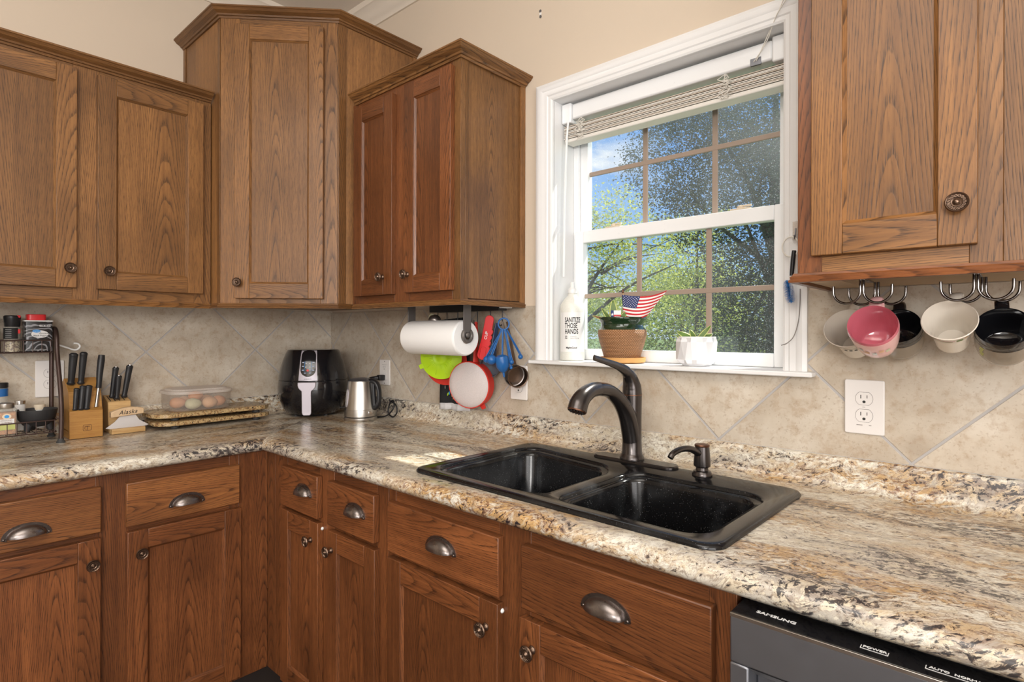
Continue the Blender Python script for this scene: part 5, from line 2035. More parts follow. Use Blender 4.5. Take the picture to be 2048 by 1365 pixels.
# ------------------------------------------------------------------ paper towel
PY, PZ = -0.200, 1.283
ph = thing('paper_towel_holder', 'dark grey metal paper towel bracket under the narrow cabinet', 'paper towel holder', (1.03, PY, 1.39))
m = MB()
for x in (0.884, 1.1785):
    m.box(x, x + 0.0035, PY - 0.0175, PY + 0.0175, PZ + 0.002, 1.392, 'strap')
m.box(0.884, 1.182, PY - 0.0175, PY + 0.0175, 1.392, 1.3945, 'strap')
m.build('bracket', ph, bevel=0.001)
m = MB()
m.tube([(0.880, PY, PZ), (1.180, PY, PZ)], 0.007, 'strap', 12)
m.build('rod', ph, smooth=60)
m = MB()
TX_ = Matrix.Rotation(PI / 2, 4, 'Y')
m.tube([(1.1810, PY + 0.0195 * math.cos(a), PZ - 0.002 + 0.0195 * math.sin(a)) for a in [PI * 0.75 + i * PI * 1.55 / 18 for i in range(19)]], 0.0072, 'strap', 10, True, (1.0, 1.0))
m.ball((1.1835, PY, PZ), 0.010, 'strap', 14, 8, (0.6, 1, 1))
m.build('end_curl', ph, smooth=60)
pt = thing('paper_towel_roll', 'white paper towel roll hanging under the narrow wall cabinet', 'paper towel', (1.03, PY, PZ - 0.010))
m = MB()
TR = TL(0.8885, PY, PZ - 0.010) @ TX_
L_ = 0.288
m.lathe([(0.0195, 0.0), (0.054, 0.0), (0.0595, 0.006), (0.0605, 0.012), (0.0605, L_ - 0.010), (0.0595, L_ - 0.004), (0.056, L_), (0.0195, L_)], 'paper', TR, 48, False, False)
m.build('roll', pt, smooth=40)
m = MB()
m.lathe([(0.0194, 0.0), (0.0194, L_), (0.0180, L_), (0.0180, 0.0), (0.0194, 0.0)], 'card', TR, 32, False, False)
m.build('core', pt, smooth=40)

# ------------------------------------------------------------------ utensil rail
rail = thing('utensil_rail', 'black hook rail under the narrow cabinet, behind the paper towels', 'hook rail', (1.05, -0.06, 1.39))
m = MB()
m.box(0.845, 1.215, -0.082, -0.040, 1.368, 1.3945, 'black')
m.build('rail', rail, bevel=0.002)
m = MB()
m.box(1.2155, 1.240, -0.082, -0.040, 1.376, 1.3945, 'white')
m.build('end_block', rail, bevel=0.002)


def hookpts(x, y0=-0.061, drop=0.040, zt=1.370, reach=0.018):
    pts = [(x, y0, zt), (x, y0, zt - drop + 0.008)]
    for i in range(9):
        a = PI * i / 8
        pts.append((x, y0 - reach / 2 + reach / 2 * math.cos(a), zt - drop - 0.004 - 0.010 * math.sin(a)))
    pts.append((x, y0 - reach, zt - drop + 0.006))
    return pts


HX = [0.872, 0.925, 0.985, 1.045, 1.090, 1.155, 1.212]
for hx_ in HX:
    m = MB()
    m.tube(hookpts(hx_), 0.0018, 'black', 8)
    m.build('hook', rail, smooth=60)

# silicone lids
FACE = lambda c, yaw, pitch=0.0: TL(*c) @ RZ(yaw) @ Matrix.Rotation(pitch, 4, 'X') @ OUT


def disc(name, label, c, yaw, pitch, prof, mat, cat, ribs=0, tab=None, group=None):
    o = thing(name, label, cat, c, group)
    T = FACE(c, yaw, pitch)
    mb = MB()
    mb.lathe(prof, mat, T, 48)
    mb.build('disc', o, smooth=40)
    if ribs:
        mb = MB()
        for i in range(ribs):
            a = 2 * PI * i / ribs
            r0, r1 = (0.030, 0.070) if i % 4 == 0 else (0.030, 0.046)
            mb.tube([T @ Vector((r0 * math.cos(a), r0 * math.sin(a), 0.0068)), T @ Vector((r1 * math.cos(a), r1 * math.sin(a), 0.0035 if r1 > 0.05 else 0.0058))], 0.0011, mat, 6)
        mb.build('rib_pattern', o, smooth=60)
    for ta in tab or ():
        mb = MB()
        R = T @ Matrix.Rotation(ta, 4, 'Z')
        p = [R @ Vector(v) for v in ((0.076, -0.010, 0.001), (0.096, -0.008, 0.001), (0.096, 0.008, 0.001), (0.076, 0.010, 0.001))]
        q = [R @ Vector(v) for v in ((0.076, -0.010, 0.004), (0.096, -0.008, 0.004), (0.096, 0.008, 0.004), (0.076, 0.010, 0.004))]
        mb.rings([p, q], mat)
        mb.build('tab', o, bevel=0.001)
    return o


disc('silicone_lid', 'lime green ribbed silicone lid hanging under the paper towels', (0.938, -0.1020, 1.199), math.radians(26), 0.0,
     [(0.0830, -0.001), (0.0835, 0.001), (0.060, 0.0035), (0.048, 0.006), (0.030, 0.0065), (0.026, 0.0035), (0.016, 0.0035), (0.010, 0.008), (0.0001, 0.009)], 'green', 'lid', 40, (math.radians(205),))
disc('silicone_lid', 'flat red silicone lid behind the lime green one', (0.926, -0.0700, 1.182), math.radians(20), 0.0,
     [(0.0910, -0.001), (0.0915, 0.001), (0.070, 0.003), (0.050, 0.004), (0.0001, 0.004)], 'redsil', 'lid', 0, None)

# strainer with red rim
sv = thing('strainer', 'round strainer with red frame and cloudy white mesh', 'strainer', (1.083, -0.100, 1.103))
T = FACE((1.083, -0.098, 1.103), math.radians(14), 0.05)
m = MB()
m.lathe([(0.0800, -0.040), (0.0845, -0.036), (0.0845, -0.004), (0.0855, 0.000), (0.0835, 0.003), (0.0805, 0.001), (0.0800, -0.036)], 'redsil', T, 56, False, False)
m.build('red_frame', sv, smooth=40)
m = MB()
pr = [(0.0822, 0.0015), (0.0800, 0.004), (0.076, 0.0075), (0.060, 0.0125), (0.035, 0.016), (0.0001, 0.017)]
m.lathe(pr, 'sieve', T, 56, False, False)
m.build('mesh', sv, smooth=50)
m = MB()
R = T @ Matrix.Rotation(math.radians(-62), 4, 'Z')
p = [R @ Vector(v) for v in ((0.083, -0.010, -0.030), (0.100, -0.007, -0.030), (0.100, 0.007, -0.030), (0.083, 0.010, -0.030))]
q = [R @ Vector(v) for v in ((0.083, -0.010, -0.022), (0.100, -0.007, -0.022), (0.100, 0.007, -0.022), (0.083, 0.010, -0.022))]
m.rings([p, q], 'redsil')
m.build('tab', sv, bevel=0.0015)
m = MB()
p0 = Vector((1.100, -0.075, 1.185))
m.tube([(1.088, -0.067, 1.330), (1.093, -0.070, 1.26), (1.098, -0.078, 1.180)], [0.008, 0.010, 0.014], 'redsil', 12, True, (0.45, 1.0))
m.build('handle', sv, smooth=60)

# cloth
ct = thing('dish_cloth', 'black dish cloth with white hem and tiny flower print, hanging behind the strainer', 'cloth', (0.93, -0.03, 1.10))
m = MB()
nx_ = 14


def clothrow(z, mat=None):
    return [(0.852 + 0.166 * i / nx_, -0.030 - 0.004 * math.sin(i * 0.9) - 0.003 * math.sin(i * 2.1 + z * 20), z + 0.0008 * i - 0.004 * (i > 6) * (z < 1.02)) for i in range(nx_ + 1)]


m.rings([clothrow(z) for z in (1.34, 1.28, 1.20, 1.12, 1.06, 1.014)], 'cloth', False, False, False)
m.build('cloth_body', ct, solid=0.002)
m = MB()
m.rings([clothrow(z) for z in (1.014, 1.000, 0.988)], 'hem', False, False, False)
m.build('hem', ct, solid=0.0028)
m = MB()
for x, z, mt, an in ((0.906, 1.052, 'green', 0.5), (0.914, 1.057, 'bluebright', 0.1), (0.932, 1.050, 'leafyellow', 0.8), (0.938, 1.040, 'terra', 0.4), (0.948, 1.036, 'mugpink', 0.9), (0.956, 1.030, 'red', 0.2), (0.890, 1.078, 'printgrey', 0.0), (0.925, 1.066, 'printwhite', 0.3)):
    Tt = TL(x, -0.0385, z) @ Matrix.Rotation(an, 4, 'Y')
    m.face([Tt @ Vector((0.0035 * math.cos(a), 0, 0.0075 * math.sin(a))) for a in [2 * PI * i / 10 for i in range(10)]], mt)
m.build('flower_print', ct, smooth=0)

# measuring cups and spoons
rc = thing('measuring_scoop', 'long red adjustable measuring scoop hanging on the hook rail', 'measuring scoop', (1.155, -0.080, 1.33))
m = MB()
ctr = [(1.170, -0.081, 1.338), (1.166, -0.083, 1.310), (1.158, -0.086, 1.270), (1.149, -0.089, 1.230), (1.142, -0.091, 1.196)]
Wd = 0.0155
axis = (Vector(ctr[-1]) - Vector(ctr[0])).normalized()
sd = Vector((0.86, 0.5, 0)).normalized()
sd = (sd - axis * sd.dot(axis)).normalized()
nm = axis.cross(sd)
if nm.y > 0:
    nm = -nm
ol = []
Ln = (Vector(ctr[-1]) - Vector(ctr[0])).length
for i in range(9):
    a = PI * i / 8
    ol.append((Wd * math.cos(a), -Wd * 0.9 * math.sin(a)))
ol += [(-Wd, Ln * 0.5), (-Wd * 1.25, Ln * 0.9)]
for i in range(9):
    a = PI + PI * i / 8
    ol.append((Wd * 1.25 * math.cos(a), Ln * 0.9 - Wd * 1.0 * math.sin(a)))
ol += [(Wd * 1.2, Ln * 0.82)]
for i in range(4):
    z = Ln * (0.74 - 0.14 * i)
    ol += [(Wd * 1.35, z), (Wd * 1.35, z - Ln * 0.06), (Wd * 1.02, z - Ln * 0.08)]
C0 = Vector(ctr[0])
r0 = [C0 + sd * a + axis * b - nm * 0.004 for a, b in ol]
r1 = [C0 + sd * a + axis * b + nm * 0.004 for a, b in ol]
m.rings([r0, r1], 'red')
m.build('slider', rc, bevel=0.0015)
m = MB()
r0 = [C0 + sd * a + axis * b + nm * 0.0042 for a, b in rrect(-0.010, 0.010, Ln * 0.68, Ln * 1.0, 0.008, 4)]
r1 = [C0 + sd * a + axis * b + nm * 0.0070 for a, b in rrect(-0.010, 0.010, Ln * 0.68, Ln * 1.0, 0.008, 4)]
m.rings([r0, r1], 'redsil', True, False, False)
m.build('scoop_rim', rc)
text('cup_lettering', 'CUP', 0.0135, frame_mat(C0 + axis * (Ln * 0.40) + nm * 0.0044, -axis, -sd), 'printwhite', rc, 1.1, 0.0003, 0.0003)
nv = thing('measuring_scoop', 'navy measuring scoop hanging behind the red one', 'measuring scoop', (1.165, -0.060, 1.33))
m = MB()
m.tube([(1.180, -0.052, 1.325), (1.172, -0.056, 1.270), (1.166, -0.060, 1.205)], [0.009, 0.013, 0.016], 'navy', 14, True, (0.35, 1.0))
m.build('handle', nv, smooth=60)
m = MB()
T = FACE((1.150, -0.062, 1.168), math.radians(20), 0.2)
m.lathe([(0.030, -0.028), (0.036, -0.020), (0.038, 0.0), (0.036, 0.0), (0.034, -0.018), (0.0001, -0.026)], 'slate', T, 32, True, False)
m.build('scoop_cup', nv, smooth=50)

bs = thing('measuring_spoons', 'bunch of blue plastic measuring spoons on a blue ring', 'measuring spoons', (1.245, -0.085, 1.32))
rcn = Vector((1.243, -0.088, 1.321))
rgt = Vector((0.80, 0.60, 0)).normalized()
m = MB()
m.tube([rcn + rgt * (0.0185 * math.cos(a)) + Vector((0, 0, 0.0195 * math.sin(a))) for a in [2 * PI * i / 28 for i in range(29)]], 0.0030, 'blue', 8)
m.build('ring', bs, smooth=60)
for i, (du, dz, r, dy_) in enumerate(((-0.058, -0.122, 0.0120, 0.004), (-0.036, -0.122, 0.0175, -0.004), (0.030, -0.130, 0.0085, 0.0), (0.058, -0.112, 0.0085, 0.004), (0.026, -0.150, 0.006, 0.004))):
    sp = MB()
    p0 = rcn + rgt * (du * 0.12) + Vector((0, dy_, -0.018))
    p1 = rcn + rgt * du + Vector((0, dy_ - 0.004, dz))
    for s in (-1, 1):
        sp.tube([p0 + rgt * (s * 0.0018), p1 + rgt * (s * 0.0032) + Vector((0, 0, r * 0.8))], 0.0013, 'blue', 6)
    sp.tube([p0, p1 + Vector((0, 0, r * 0.8))], 0.0036, 'blue', 8, True, (0.35, 1.0))
    h = sp.build('spoon_handle', bs, smooth=60)
    sp = MB()
    sp.ball(p1, r, 'blue', 18, 10)
    sp.build('spoon_bowl', h, smooth=60)
m = MB()
p0 = rcn + Vector((0, -0.004, -0.018))
p1 = rcn + rgt * 0.000 + Vector((0, -0.006, -0.112))
m.tube([p0, p1], 0.0042, 'blue', 10, True, (0.5, 1.0))
fh = m.build('spoon_handle', bs, smooth=60)
m = MB()
Tf = TL(*(p1 + rgt * 0.002 + Vector((0, -0.002, -0.028)))) @ RZ(math.radians(37)) @ Matrix.Rotation(math.radians(-8), 4, 'Y')
m.lathe([(0.0030, -0.042), (0.0045, -0.026), (0.014, -0.020), (0.0215, -0.006), (0.0235, 0.012), (0.0225, 0.028), (0.012, 0.034), (0.0001, 0.036)], 'blue', Tf, 28)
m.build('funnel_cup', fh, smooth=50)

mc = thing('measuring_cups', 'nested metal measuring cups hanging at the right end of the hook rail', 'measuring cups', (1.27, -0.05, 1.25))
for i, (dx_, dz_, mt) in enumerate(((0.0, 0.0, 'pewter'), (0.010, -0.006, 'knobm'))):
    m = MB()
    m.tube([(1.215 + dx_, -0.064 + 0.012 * i, 1.330), (1.222 + dx_, -0.056 + 0.012 * i, 1.28), (1.240 + dx_, -0.050 + 0.012 * i, 1.185 + dz_)], [0.005, 0.006, 0.008], mt, 10, True, (0.35, 1.0))
    h = m.build('cup_handle', mc, smooth=60)
    m = MB()
    T = TL(1.262 + dx_, -0.058 + 0.010 * i, 1.146 + dz_) @ RZ(math.radians(62)) @ Matrix.Rotation(0.15, 4, 'X') @ OUT
    m.lathe([(0.022, -0.026), (0.030, -0.024), (0.036, 0.004), (0.038, 0.005), (0.0345, 0.004), (0.029, -0.020), (0.0001, -0.022)], mt, T, 32, True, False)
    m.build('cup_bowl', h, smooth=50)
# pale things half hidden above the paper towels
gl_ = thing('citrus_reamer', 'pale grey and green kitchen tool just visible above the paper towels', 'kitchen tool', (0.90, -0.075, 1.345))
m = MB()
m.lathe([(0.012, 0.0), (0.022, 0.002), (0.024, 0.018), (0.018, 0.030), (0.008, 0.034)], 'pewter', FACE((0.905, -0.100, 1.338), math.radians(30), 0.25), 24)
m.build('cup', gl_, smooth=50)
m = MB()
m.lathe([(0.0225, 0.0), (0.0225, 0.006), (0.016, 0.0065), (0.016, 0.0)], 'egggreen', FACE((0.896, -0.108, 1.340), math.radians(-10), 0.0), 24, False, False)
m.build('rim', gl_, smooth=50)

# ------------------------------------------------------------------ mug hooks and mugs
ZH = 1.397


def hooks(label, xf, xb):
    o = thing('mug_hook', label, 'mug hook', (xf, -0.18, ZH), 'mug hooks under the right cabinet')
    for x, y in ((xf, -0.230), (xb, -0.150)):
        mb = MB()
        for s in (-1, 1):
            pts = [(x + s * 0.0028, y, ZH + 0.001), (x + s * 0.0028, y, ZH - 0.018)]
            for i in range(13):
                a = PI * i / 12
                pts.append((x + s * (0.0028 + 0.0235 - 0.0235 * math.cos(a)), y, ZH - 0.022 - 0.023 * math.sin(a)))
            pts.append((x + s * 0.0500, y, ZH - 0.010))
            mb.tube(smooth_path(pts, 2), 0.0025, 'darkchrome', 8)
        mb.build('double_hook', o, smooth=60)
    mb = MB()
    mb.box(xf - 0.006, xf + 0.006, -0.240, -0.140, ZH + 0.0005, ZH + 0.004, 'darkchrome')
    mb.build('mounting_plate', o, bevel=0.001)
    return o


hooks('four armed dark metal mug hook holding the pink mug', 2.326, 2.338)
hooks('four armed dark metal mug hook holding the white berry mug', 2.500, 2.508)


def mug(label, c, a, hdl, prof_out, prof_in, h, mout, min_, hmat, hw_=(0.034, 0.017), size=1.0):
    prof_out = [(r * size, z * size) for r, z in prof_out]
    prof_in = [(r * size, z * size) for r, z in prof_in]
    h *= size
    a = Vector(a).normalized()
    u = Vector(hdl)
    u = (u - a * u.dot(a)).normalized()
    v = a.cross(u)
    base = Vector(c) - a * h
    T = Matrix((u, v, a)).transposed().to_4x4()
    T.translation = base
    o = thing('coffee_mug', label, 'mug', base, 'mugs hanging under the right cabinet')
    mb = MB()
    mb.lathe(prof_out, mout, T, 48, True, False)
    mb.lathe([prof_out[-1]] + [( (prof_out[-1][0] + prof_in[0][0]) / 2, h + 0.0015)] + prof_in, min_, T, 48, False, False)
    b = mb.build('body', o, smooth=50, weld=True)
    mb = MB()
    r1 = prof_out[-1][0]
    ro, hl = hw_[0], hw_[1]
    zc = h * 0.56
    pts = []
    for i in range(13):
        t = PI * i / 12
        z = zc + h * 0.30 * math.cos(t)
        rw = [q[0] + (q2[0] - q[0]) * (z - q[1]) / (q2[1] - q[1]) for q, q2 in zip(prof_out, prof_out[1:]) if q[1] <= z <= q2[1]][0]
        pts.append(T @ Vector((rw - 0.001 + (r1 + ro - rw) * math.sin(t) ** 0.7, 0, z)))
    mb.tube(pts, 0.0052, hmat, 12, True, (0.70, 2.0))
    mb.build('handle', o, smooth=60)
    return o, T


def lin(out, th=0.004):
    return [(max(0.0001, r - th), z if i else z - 0.001) for i, (r, z) in enumerate(reversed(out))]


flare = [(0.0225, 0.0), (0.0262, 0.002), (0.0280, 0.012), (0.0310, 0.040), (0.0355, 0.062), (0.0415, 0.076), (0.0430, 0.080)]
flin = [(0.0402, 0.078), (0.0375, 0.072), (0.0322, 0.060), (0.0276, 0.040), (0.0248, 0.010), (0.0230, 0.006), (0.0001, 0.005)]
pk = [(0.026, 0.0), (0.0300, 0.002), (0.0350, 0.012), (0.0395, 0.035), (0.0422, 0.060), (0.0435, 0.080), (0.0435, 0.083)]
pkin = [(0.0400, 0.082), (0.0388, 0.060), (0.0362, 0.035), (0.0300, 0.010), (0.0262, 0.006), (0.0001, 0.0055)]
bl = [(0.033, 0.0), (0.0365, 0.002), (0.0400, 0.012), (0.0425, 0.030), (0.0425, 0.048), (0.0412, 0.064), (0.0415, 0.068)]
blin = [(0.0385, 0.067), (0.0392, 0.048), (0.0392, 0.030), (0.0345, 0.010), (0.0320, 0.007), (0.0001, 0.006)]


def band(o, T, prof, z0, z1, mat, a0, a1, lift=0.0004, n=20, name='painted_band'):
    def R(z):
        for (r0, q0), (r1, q1) in zip(prof, prof[1:]):
            if q0 <= z <= q1:
                return r0 + (r1 - r0) * (z - q0) / (q1 - q0)
        return prof[-1][0]
    mb = MB()
    rows = []
    for j in range(4):
        z = z0 + (z1 - z0) * j / 3
        rows.append([T @ Vector(((R(z) + lift) * math.cos(a0 + (a1 - a0) * i / n), (R(z) + lift) * math.sin(a0 + (a1 - a0) * i / n), z)) for i in range(n + 1)])
    mb.rings(rows, mat, False, False, False)
    return mb.build(name, o, smooth=60)


fl_ = [(r * 1.12, z * 1.12) for r, z in flare]
o, T = mug('white flared mug with a black leaf pattern, behind the pink mug', (2.278, -0.105, 1.304), (-0.02, -0.86, 0.48), (0.05, 0.3, 1), flare, flin, 0.080, 'mugwhite', 'mugwhite', 'mugwhite', size=1.12)
for s in (-0.26, 0.02, 0.30):
    band(o, T, fl_, 0.048, 0.053, 'print', PI + s, PI + s + 0.17, n=6, name='leaf_pattern')
    band(o, T, fl_, 0.0545, 0.056, 'printgrey', PI + s + 0.03, PI + s + 0.15, n=6, name='leaf_pattern')
band(o, T, fl_, 0.0615, 0.0625, 'print', PI - 0.5, PI + 0.9, name='painted_line')
o, T = mug('pink mug with flower print in front of the others', (2.346, -0.246, 1.3085), (0.03, -0.88, 0.44), (0.0, 0.3, 1), pk, pkin, 0.088, 'mugpinkout', 'mugpink', 'mugpinkout')
for s, z, mt in ((-0.35, 0.045, 'eggtan'), (-0.05, 0.040, 'printwhite'), (0.25, 0.050, 'eggtan'), (0.52, 0.045, 'egggreen'), (-0.6, 0.052, 'printwhite')):
    band(o, T, pk, z - 0.004, z + 0.008, mt, PI + s, PI + s + 0.20, n=6, name='flower_print')
band(o, T, pk, 0.047, 0.051, 'printgrey', PI + 0.06, PI + 0.13, n=4, name='flower_print')
o, T = mug('black mug with taupe outside, behind the pink mug', (2.371, -0.118, 1.308), (0.03, -0.84, 0.50), (-0.05, 0.3, 1), bl, blin, 0.078, 'mugtaupe', 'mugblack', 'mugblack')
band(o, T, bl, 0.058, 0.0675, 'mugblack', 0, 2 * PI, n=48, name='black_rim')
o, T = mug('white flared mug with a red and green berry band', (2.4605, -0.205, 1.3175), (0.0, -0.85, 0.50), (0.1, 0.3, 1), flare, flin, 0.080, 'mugwhite', 'mugwhite', 'mugwhite')
band(o, T, flare, 0.0560, 0.0580, 'leafgreen', PI - 0.75, PI + 0.25, name='painted_line')
band(o, T, flare, 0.0600, 0.0615, 'mugpink', PI - 0.75, PI + 0.35, name='painted_line')
band(o, T, flare, 0.0555, 0.0640, 'leafgreen', PI + 0.42, PI + 0.72, n=6, name='berry_leaf')
band(o, T, flare, 0.0600, 0.0680, 'terra', PI + 0.78, PI + 0.98, n=6, name='berry')
o, T = mug('black mug with a yellow sprig on its taupe outside, at the right edge', (2.536, -0.190, 1.3045), (0.0, -0.84, 0.52), (-0.05, 0.3, 1), bl, blin, 0.078, 'mugtaupe', 'mugblack', 'mugblack')
band(o, T, bl, 0.058, 0.0675, 'mugblack', 0, 2 * PI, n=48, name='black_rim')
for i in range(6):
    band(o, T, bl, 0.026 + i * 0.005, 0.030 + i * 0.005, 'leafyellow', PI - 0.95 + 0.03 * (i % 2), PI - 0.80 + 0.03 * (i % 3), n=4, name='yellow_sprig')

# ------------------------------------------------------------------ on the window sill
sb_ = thing('sanitizer_bottle', 'milky white hand sanitizer bottle at the left end of the sill', 'bottle', (1.4385, 0.040, WZ0))
TBt = TL(1.4385, 0.040, WZ0)
m = MB()
m.lathe([(0.0385, 0.0006), (0.0415, 0.004), (0.0415, 0.170), (0.0395, 0.186), (0.030, 0.202), (0.018, 0.214), (0.0145, 0.219), (0.0145, 0.224)], 'bottle', TBt, 40)
m.build('bottle_body', sb_, smooth=50)
m = MB()
m.lathe([(0.0155, 0.2245), (0.0155, 0.238), (0.010, 0.242), (0.0070, 0.246), (0.0070, 0.262)], 'white', TBt, 24)
m.build('pump_neck', sb_, smooth=50)
bd_ = math.atan2(-1.521 - 0.04, 2.5534 - 1.4385)
m = MB()
rows = [[TBt @ Vector((0.0420 * math.cos(a), 0.0420 * math.sin(a), z)) for a in [bd_ - 1.15 + 2.3 * i / 24 for i in range(25)]] for z in (0.030, 0.160)]
m.rings(rows, 'white', False, False, False)
m.build('label', sb_)


def bwarp(s0, z0):
    def f(x, y, z):
        a = bd_ + (s0 + x) / 0.042
        r = 0.0423 - y
        return TBt @ Vector((r * math.cos(a), r * math.sin(a), z0 + z))
    return f


for w_, z in (('SANITIZE', 0.134), ('THOSE', 0.115), ('HANDS', 0.096)):
    text('label_lettering', w_, 0.0235, None, 'print', sb_, 0.52 if w_ == 'SANITIZE' else 0.56, 0.0002, 0.0005, 'LEFT', 1.05, bwarp(-0.026, z))
text('label_lettering', '32', 0.0135, None, 'print', sb_, 0.62, 0.0002, 0.0003, 'LEFT', 1.15, bwarp(-0.026, 0.077))
text('label_lettering', 'HAND', 0.0052, None, 'printgrey', sb_, 1.0, 0.0002, 0.0, 'LEFT', 1.5, bwarp(-0.006, 0.0798))
text('label_lettering', 'SANITIZER', 0.0052, None, 'printgrey', sb_, 0.9, 0.0002, 0.0, 'LEFT', 1.3, bwarp(-0.006, 0.0738))
text('label_lettering', 'MightyGood', 0.0085, None, 'print', sb_, 0.85, 0.0002, 0.0002, 'CENTER', 1.0, bwarp(-0.003, 0.043))

PX, PYY = 1.642, 0.018
pot = thing('potted_succulent', 'succulent in a dark green pot inside a woven basket, on a clay saucer', 'potted plant', (PX, PYY, WZ0))
TPt = TL(PX, PYY, WZ0)
m = MB()
m.lathe([(0.060, 0.0006), (0.0705, 0.004), (0.0715, 0.018), (0.068, 0.018), (0.066, 0.008), (0.0001, 0.008)], 'terra', TPt, 48)
m.build('saucer', pot, smooth=40)
m = MB()
m.lathe([(0.050, 0.0085), (0.0535, 0.012), (0.0600, 0.034), (0.0680, 0.060), (0.0735, 0.084), (0.0740, 0.098), (0.0715, 0.1025)], 'wicker', TPt, 64, True, False, True)
m.build('basket', pot, smooth=60)
m = MB()
m.lathe([(0.0715, 0.1025), (0.0700, 0.104), (0.0640, 0.112), (0.0645, 0.122), (0.0700, 0.130), (0.0725, 0.134), (0.0740, 0.138), (0.0720, 0.1405), (0.0660, 0.138), (0.0640, 0.128), (0.0640, 0.124)], 'glaze', TPt, 56, False, False)
m.build('pot', pot, smooth=60)
m = MB()
m.lathe([(0.0640, 0.1255), (0.0001, 0.1285)], 'soil', TPt, 32)
m.build('soil', pot)


def blade_leaf(mb, p0, dirv, ln, wd, mat, edge=None, curl=0.3):
    p0 = Vector(p0)
    d = Vector(dirv).normalized()
    side = d.cross(Vector((0.45, -0.72, 0.50))).normalized()
    nrm = side.cross(d)
    n = 7
    rings = []
    for i in range(n + 1):
        t = i / n
        c = p0 + d * (ln * t) + nrm * (curl * ln * t * t * 0.4) * (-1)
        w_ = wd * (math.sin(PI * min(0.97, 0.18 + 0.80 * t)) ** 0.8)
        rings.append([c - side * w_, c - side * w_ * 0.75 + nrm * 0.0004, c + nrm * -0.0012, c + side * w_ * 0.75 + nrm * 0.0004, c + side * w_])
    mi = mb.mi(mat)
    me_ = mb.mi(edge or mat)
    vs = [[mb.bm.verts.new(q) for q in r] for r in rings]
    for a, b in zip(vs, vs[1:]):
        for k_ in range(4):
            f = mb.bm.faces.new((a[k_], a[k_ + 1], b[k_ + 1], b[k_]))
            f.material_index = me_ if k_ in (0, 3) else mi


vx = Vector((0.82, 0.57, 0))
for dx_, dz, ln, wd_, mt, eg, off in ((0.00, 1.0, 0.066, 0.0130, 'leafgreen', 'leafyellow', -0.012), (-0.55, 0.9, 0.052, 0.007, 'leafgreen', 'leafyellow', -0.02), (0.75, 0.85, 0.060, 0.008, 'leafgreen', 'leafyellow', 0.0), (-1.2, 0.5, 0.058, 0.006, 'leafbrown', 'leafyellow', -0.022), (0.5, 0.35, 0.045, 0.007, 'leafbrown', 'leafyellow', 0.016), (1.3, 0.35, 0.052, 0.007, 'leafbrown', 'terra', 0.012), (1.0, 0.6, 0.045, 0.006, 'leafbrown', 'leafyellow', 0.020)):
    m = MB()
    p0 = Vector((PX, PYY - 0.024, WZ0 + 0.126)) + vx * off
    blade_leaf(m, p0, vx * dx_ + Vector((0, -0.1, dz)), ln, wd_, mt, eg)
    m.build('leaf', pot, solid=0.0022)

# flag
flag = thing('american_flag', 'small american flag on a stick in the basket planter', 'flag', (1.640, 0.0, WZ0 + 0.13))
m = MB()
FS = Vector((1.647, 0.012, 0))
m.tube([(1.654, 0.010, WZ0 + 0.122), (1.6475, 0.014, WZ0 + 0.214)], 0.0022, 'pinewood', 8)
m.ball((1.6470, 0.0142, WZ0 + 0.220), 0.0045, 'copper', 12, 8, (0.8, 0.8, 1.7))
m.build('stick', flag, smooth=60)


def flagpt(s, t, lift=0.0):
    """s along the fly 0..1, t down the hoist 0..1"""
    tl, bl = Vector((1.646, 0.010, 1.4095)), Vector((1.6515, 0.008, 1.342))
    tr, br = Vector((1.794, 0.016, 1.4115)), Vector((1.737, 0.002, 1.338))
    p = (tl * (1 - s) + tr * s) * (1 - t) + (bl * (1 - s) + br * s) * t
    p = p + Vector((0, -0.006 * math.sin(s * 7.0) * (0.3 + 0.7 * s), -0.010 * math.sin(PI * s) * (1 - 0.3 * t) + 0.004 * s * s))
    return p + Vector((0, -lift, 0))


CN = 0.42
NS = 24
for side in (0,):
    m = MB()
    for j in range(13):
        t0, t1 = j / 13, (j + 1) / 13
        mt = 'flagred' if j % 2 == 0 else 'flagwhite'
        for i in range(NS):
            s0, s1 = i / NS, (i + 1) / NS
            mm = 'flagblue' if (j < 7 and s1 <= CN + 0.001) else mt
            m.face([flagpt(s0, t0), flagpt(s1, t0), flagpt(s1, t1), flagpt(s0, t1)], mm)
    cl_ = m.build('cloth', flag, smooth=60, weld=True, solid=0.0006)
m = MB()
for row in range(9):
    ncol = 6 if row % 2 == 0 else 5
    for c_ in range(ncol):
        s = (c_ * 2 + 1 + (row % 2)) / 12 * CN
        t = (row + 0.9) / 10 * 7 / 13
        pts = []
        for q in range(10):
            a = PI / 2 + q * PI / 5
            rr_ = 0.0019 if q % 2 == 0 else 0.0008
            pts.append(flagpt(s + rr_ * math.cos(a) / 0.148, t - rr_ * math.sin(a) / 0.068, 0.0008))
        m.face(pts, 'flagwhite')
m.build('stars', cl_, smooth=0)
sg = thing('plant_sign', 'tiny red white and blue Texas sign stuck in the basket planter', 'sign', (1.655, -0.035, WZ0 + 0.13))
TSg = TL(1.655, -0.040, WZ0 + 0.147) @ RZ(math.radians(38))
m = MB()
m.box(-0.0150, -0.0065, -0.0010, 0, -0.013, 0.013, 'flagblue')
m.box(-0.0065, 0.0150, -0.0010, 0, 0.000, 0.013, 'flagwhite')
m.box(-0.0065, 0.0150, -0.0010, 0, -0.013, 0.000, 'flagred')
m.box(-0.001, 0.001, -0.0004, 0.0012, -0.024, -0.013, 'pinewood')
m.transform(TSg)
m.build('plate', sg, smooth=0)
m = MB()
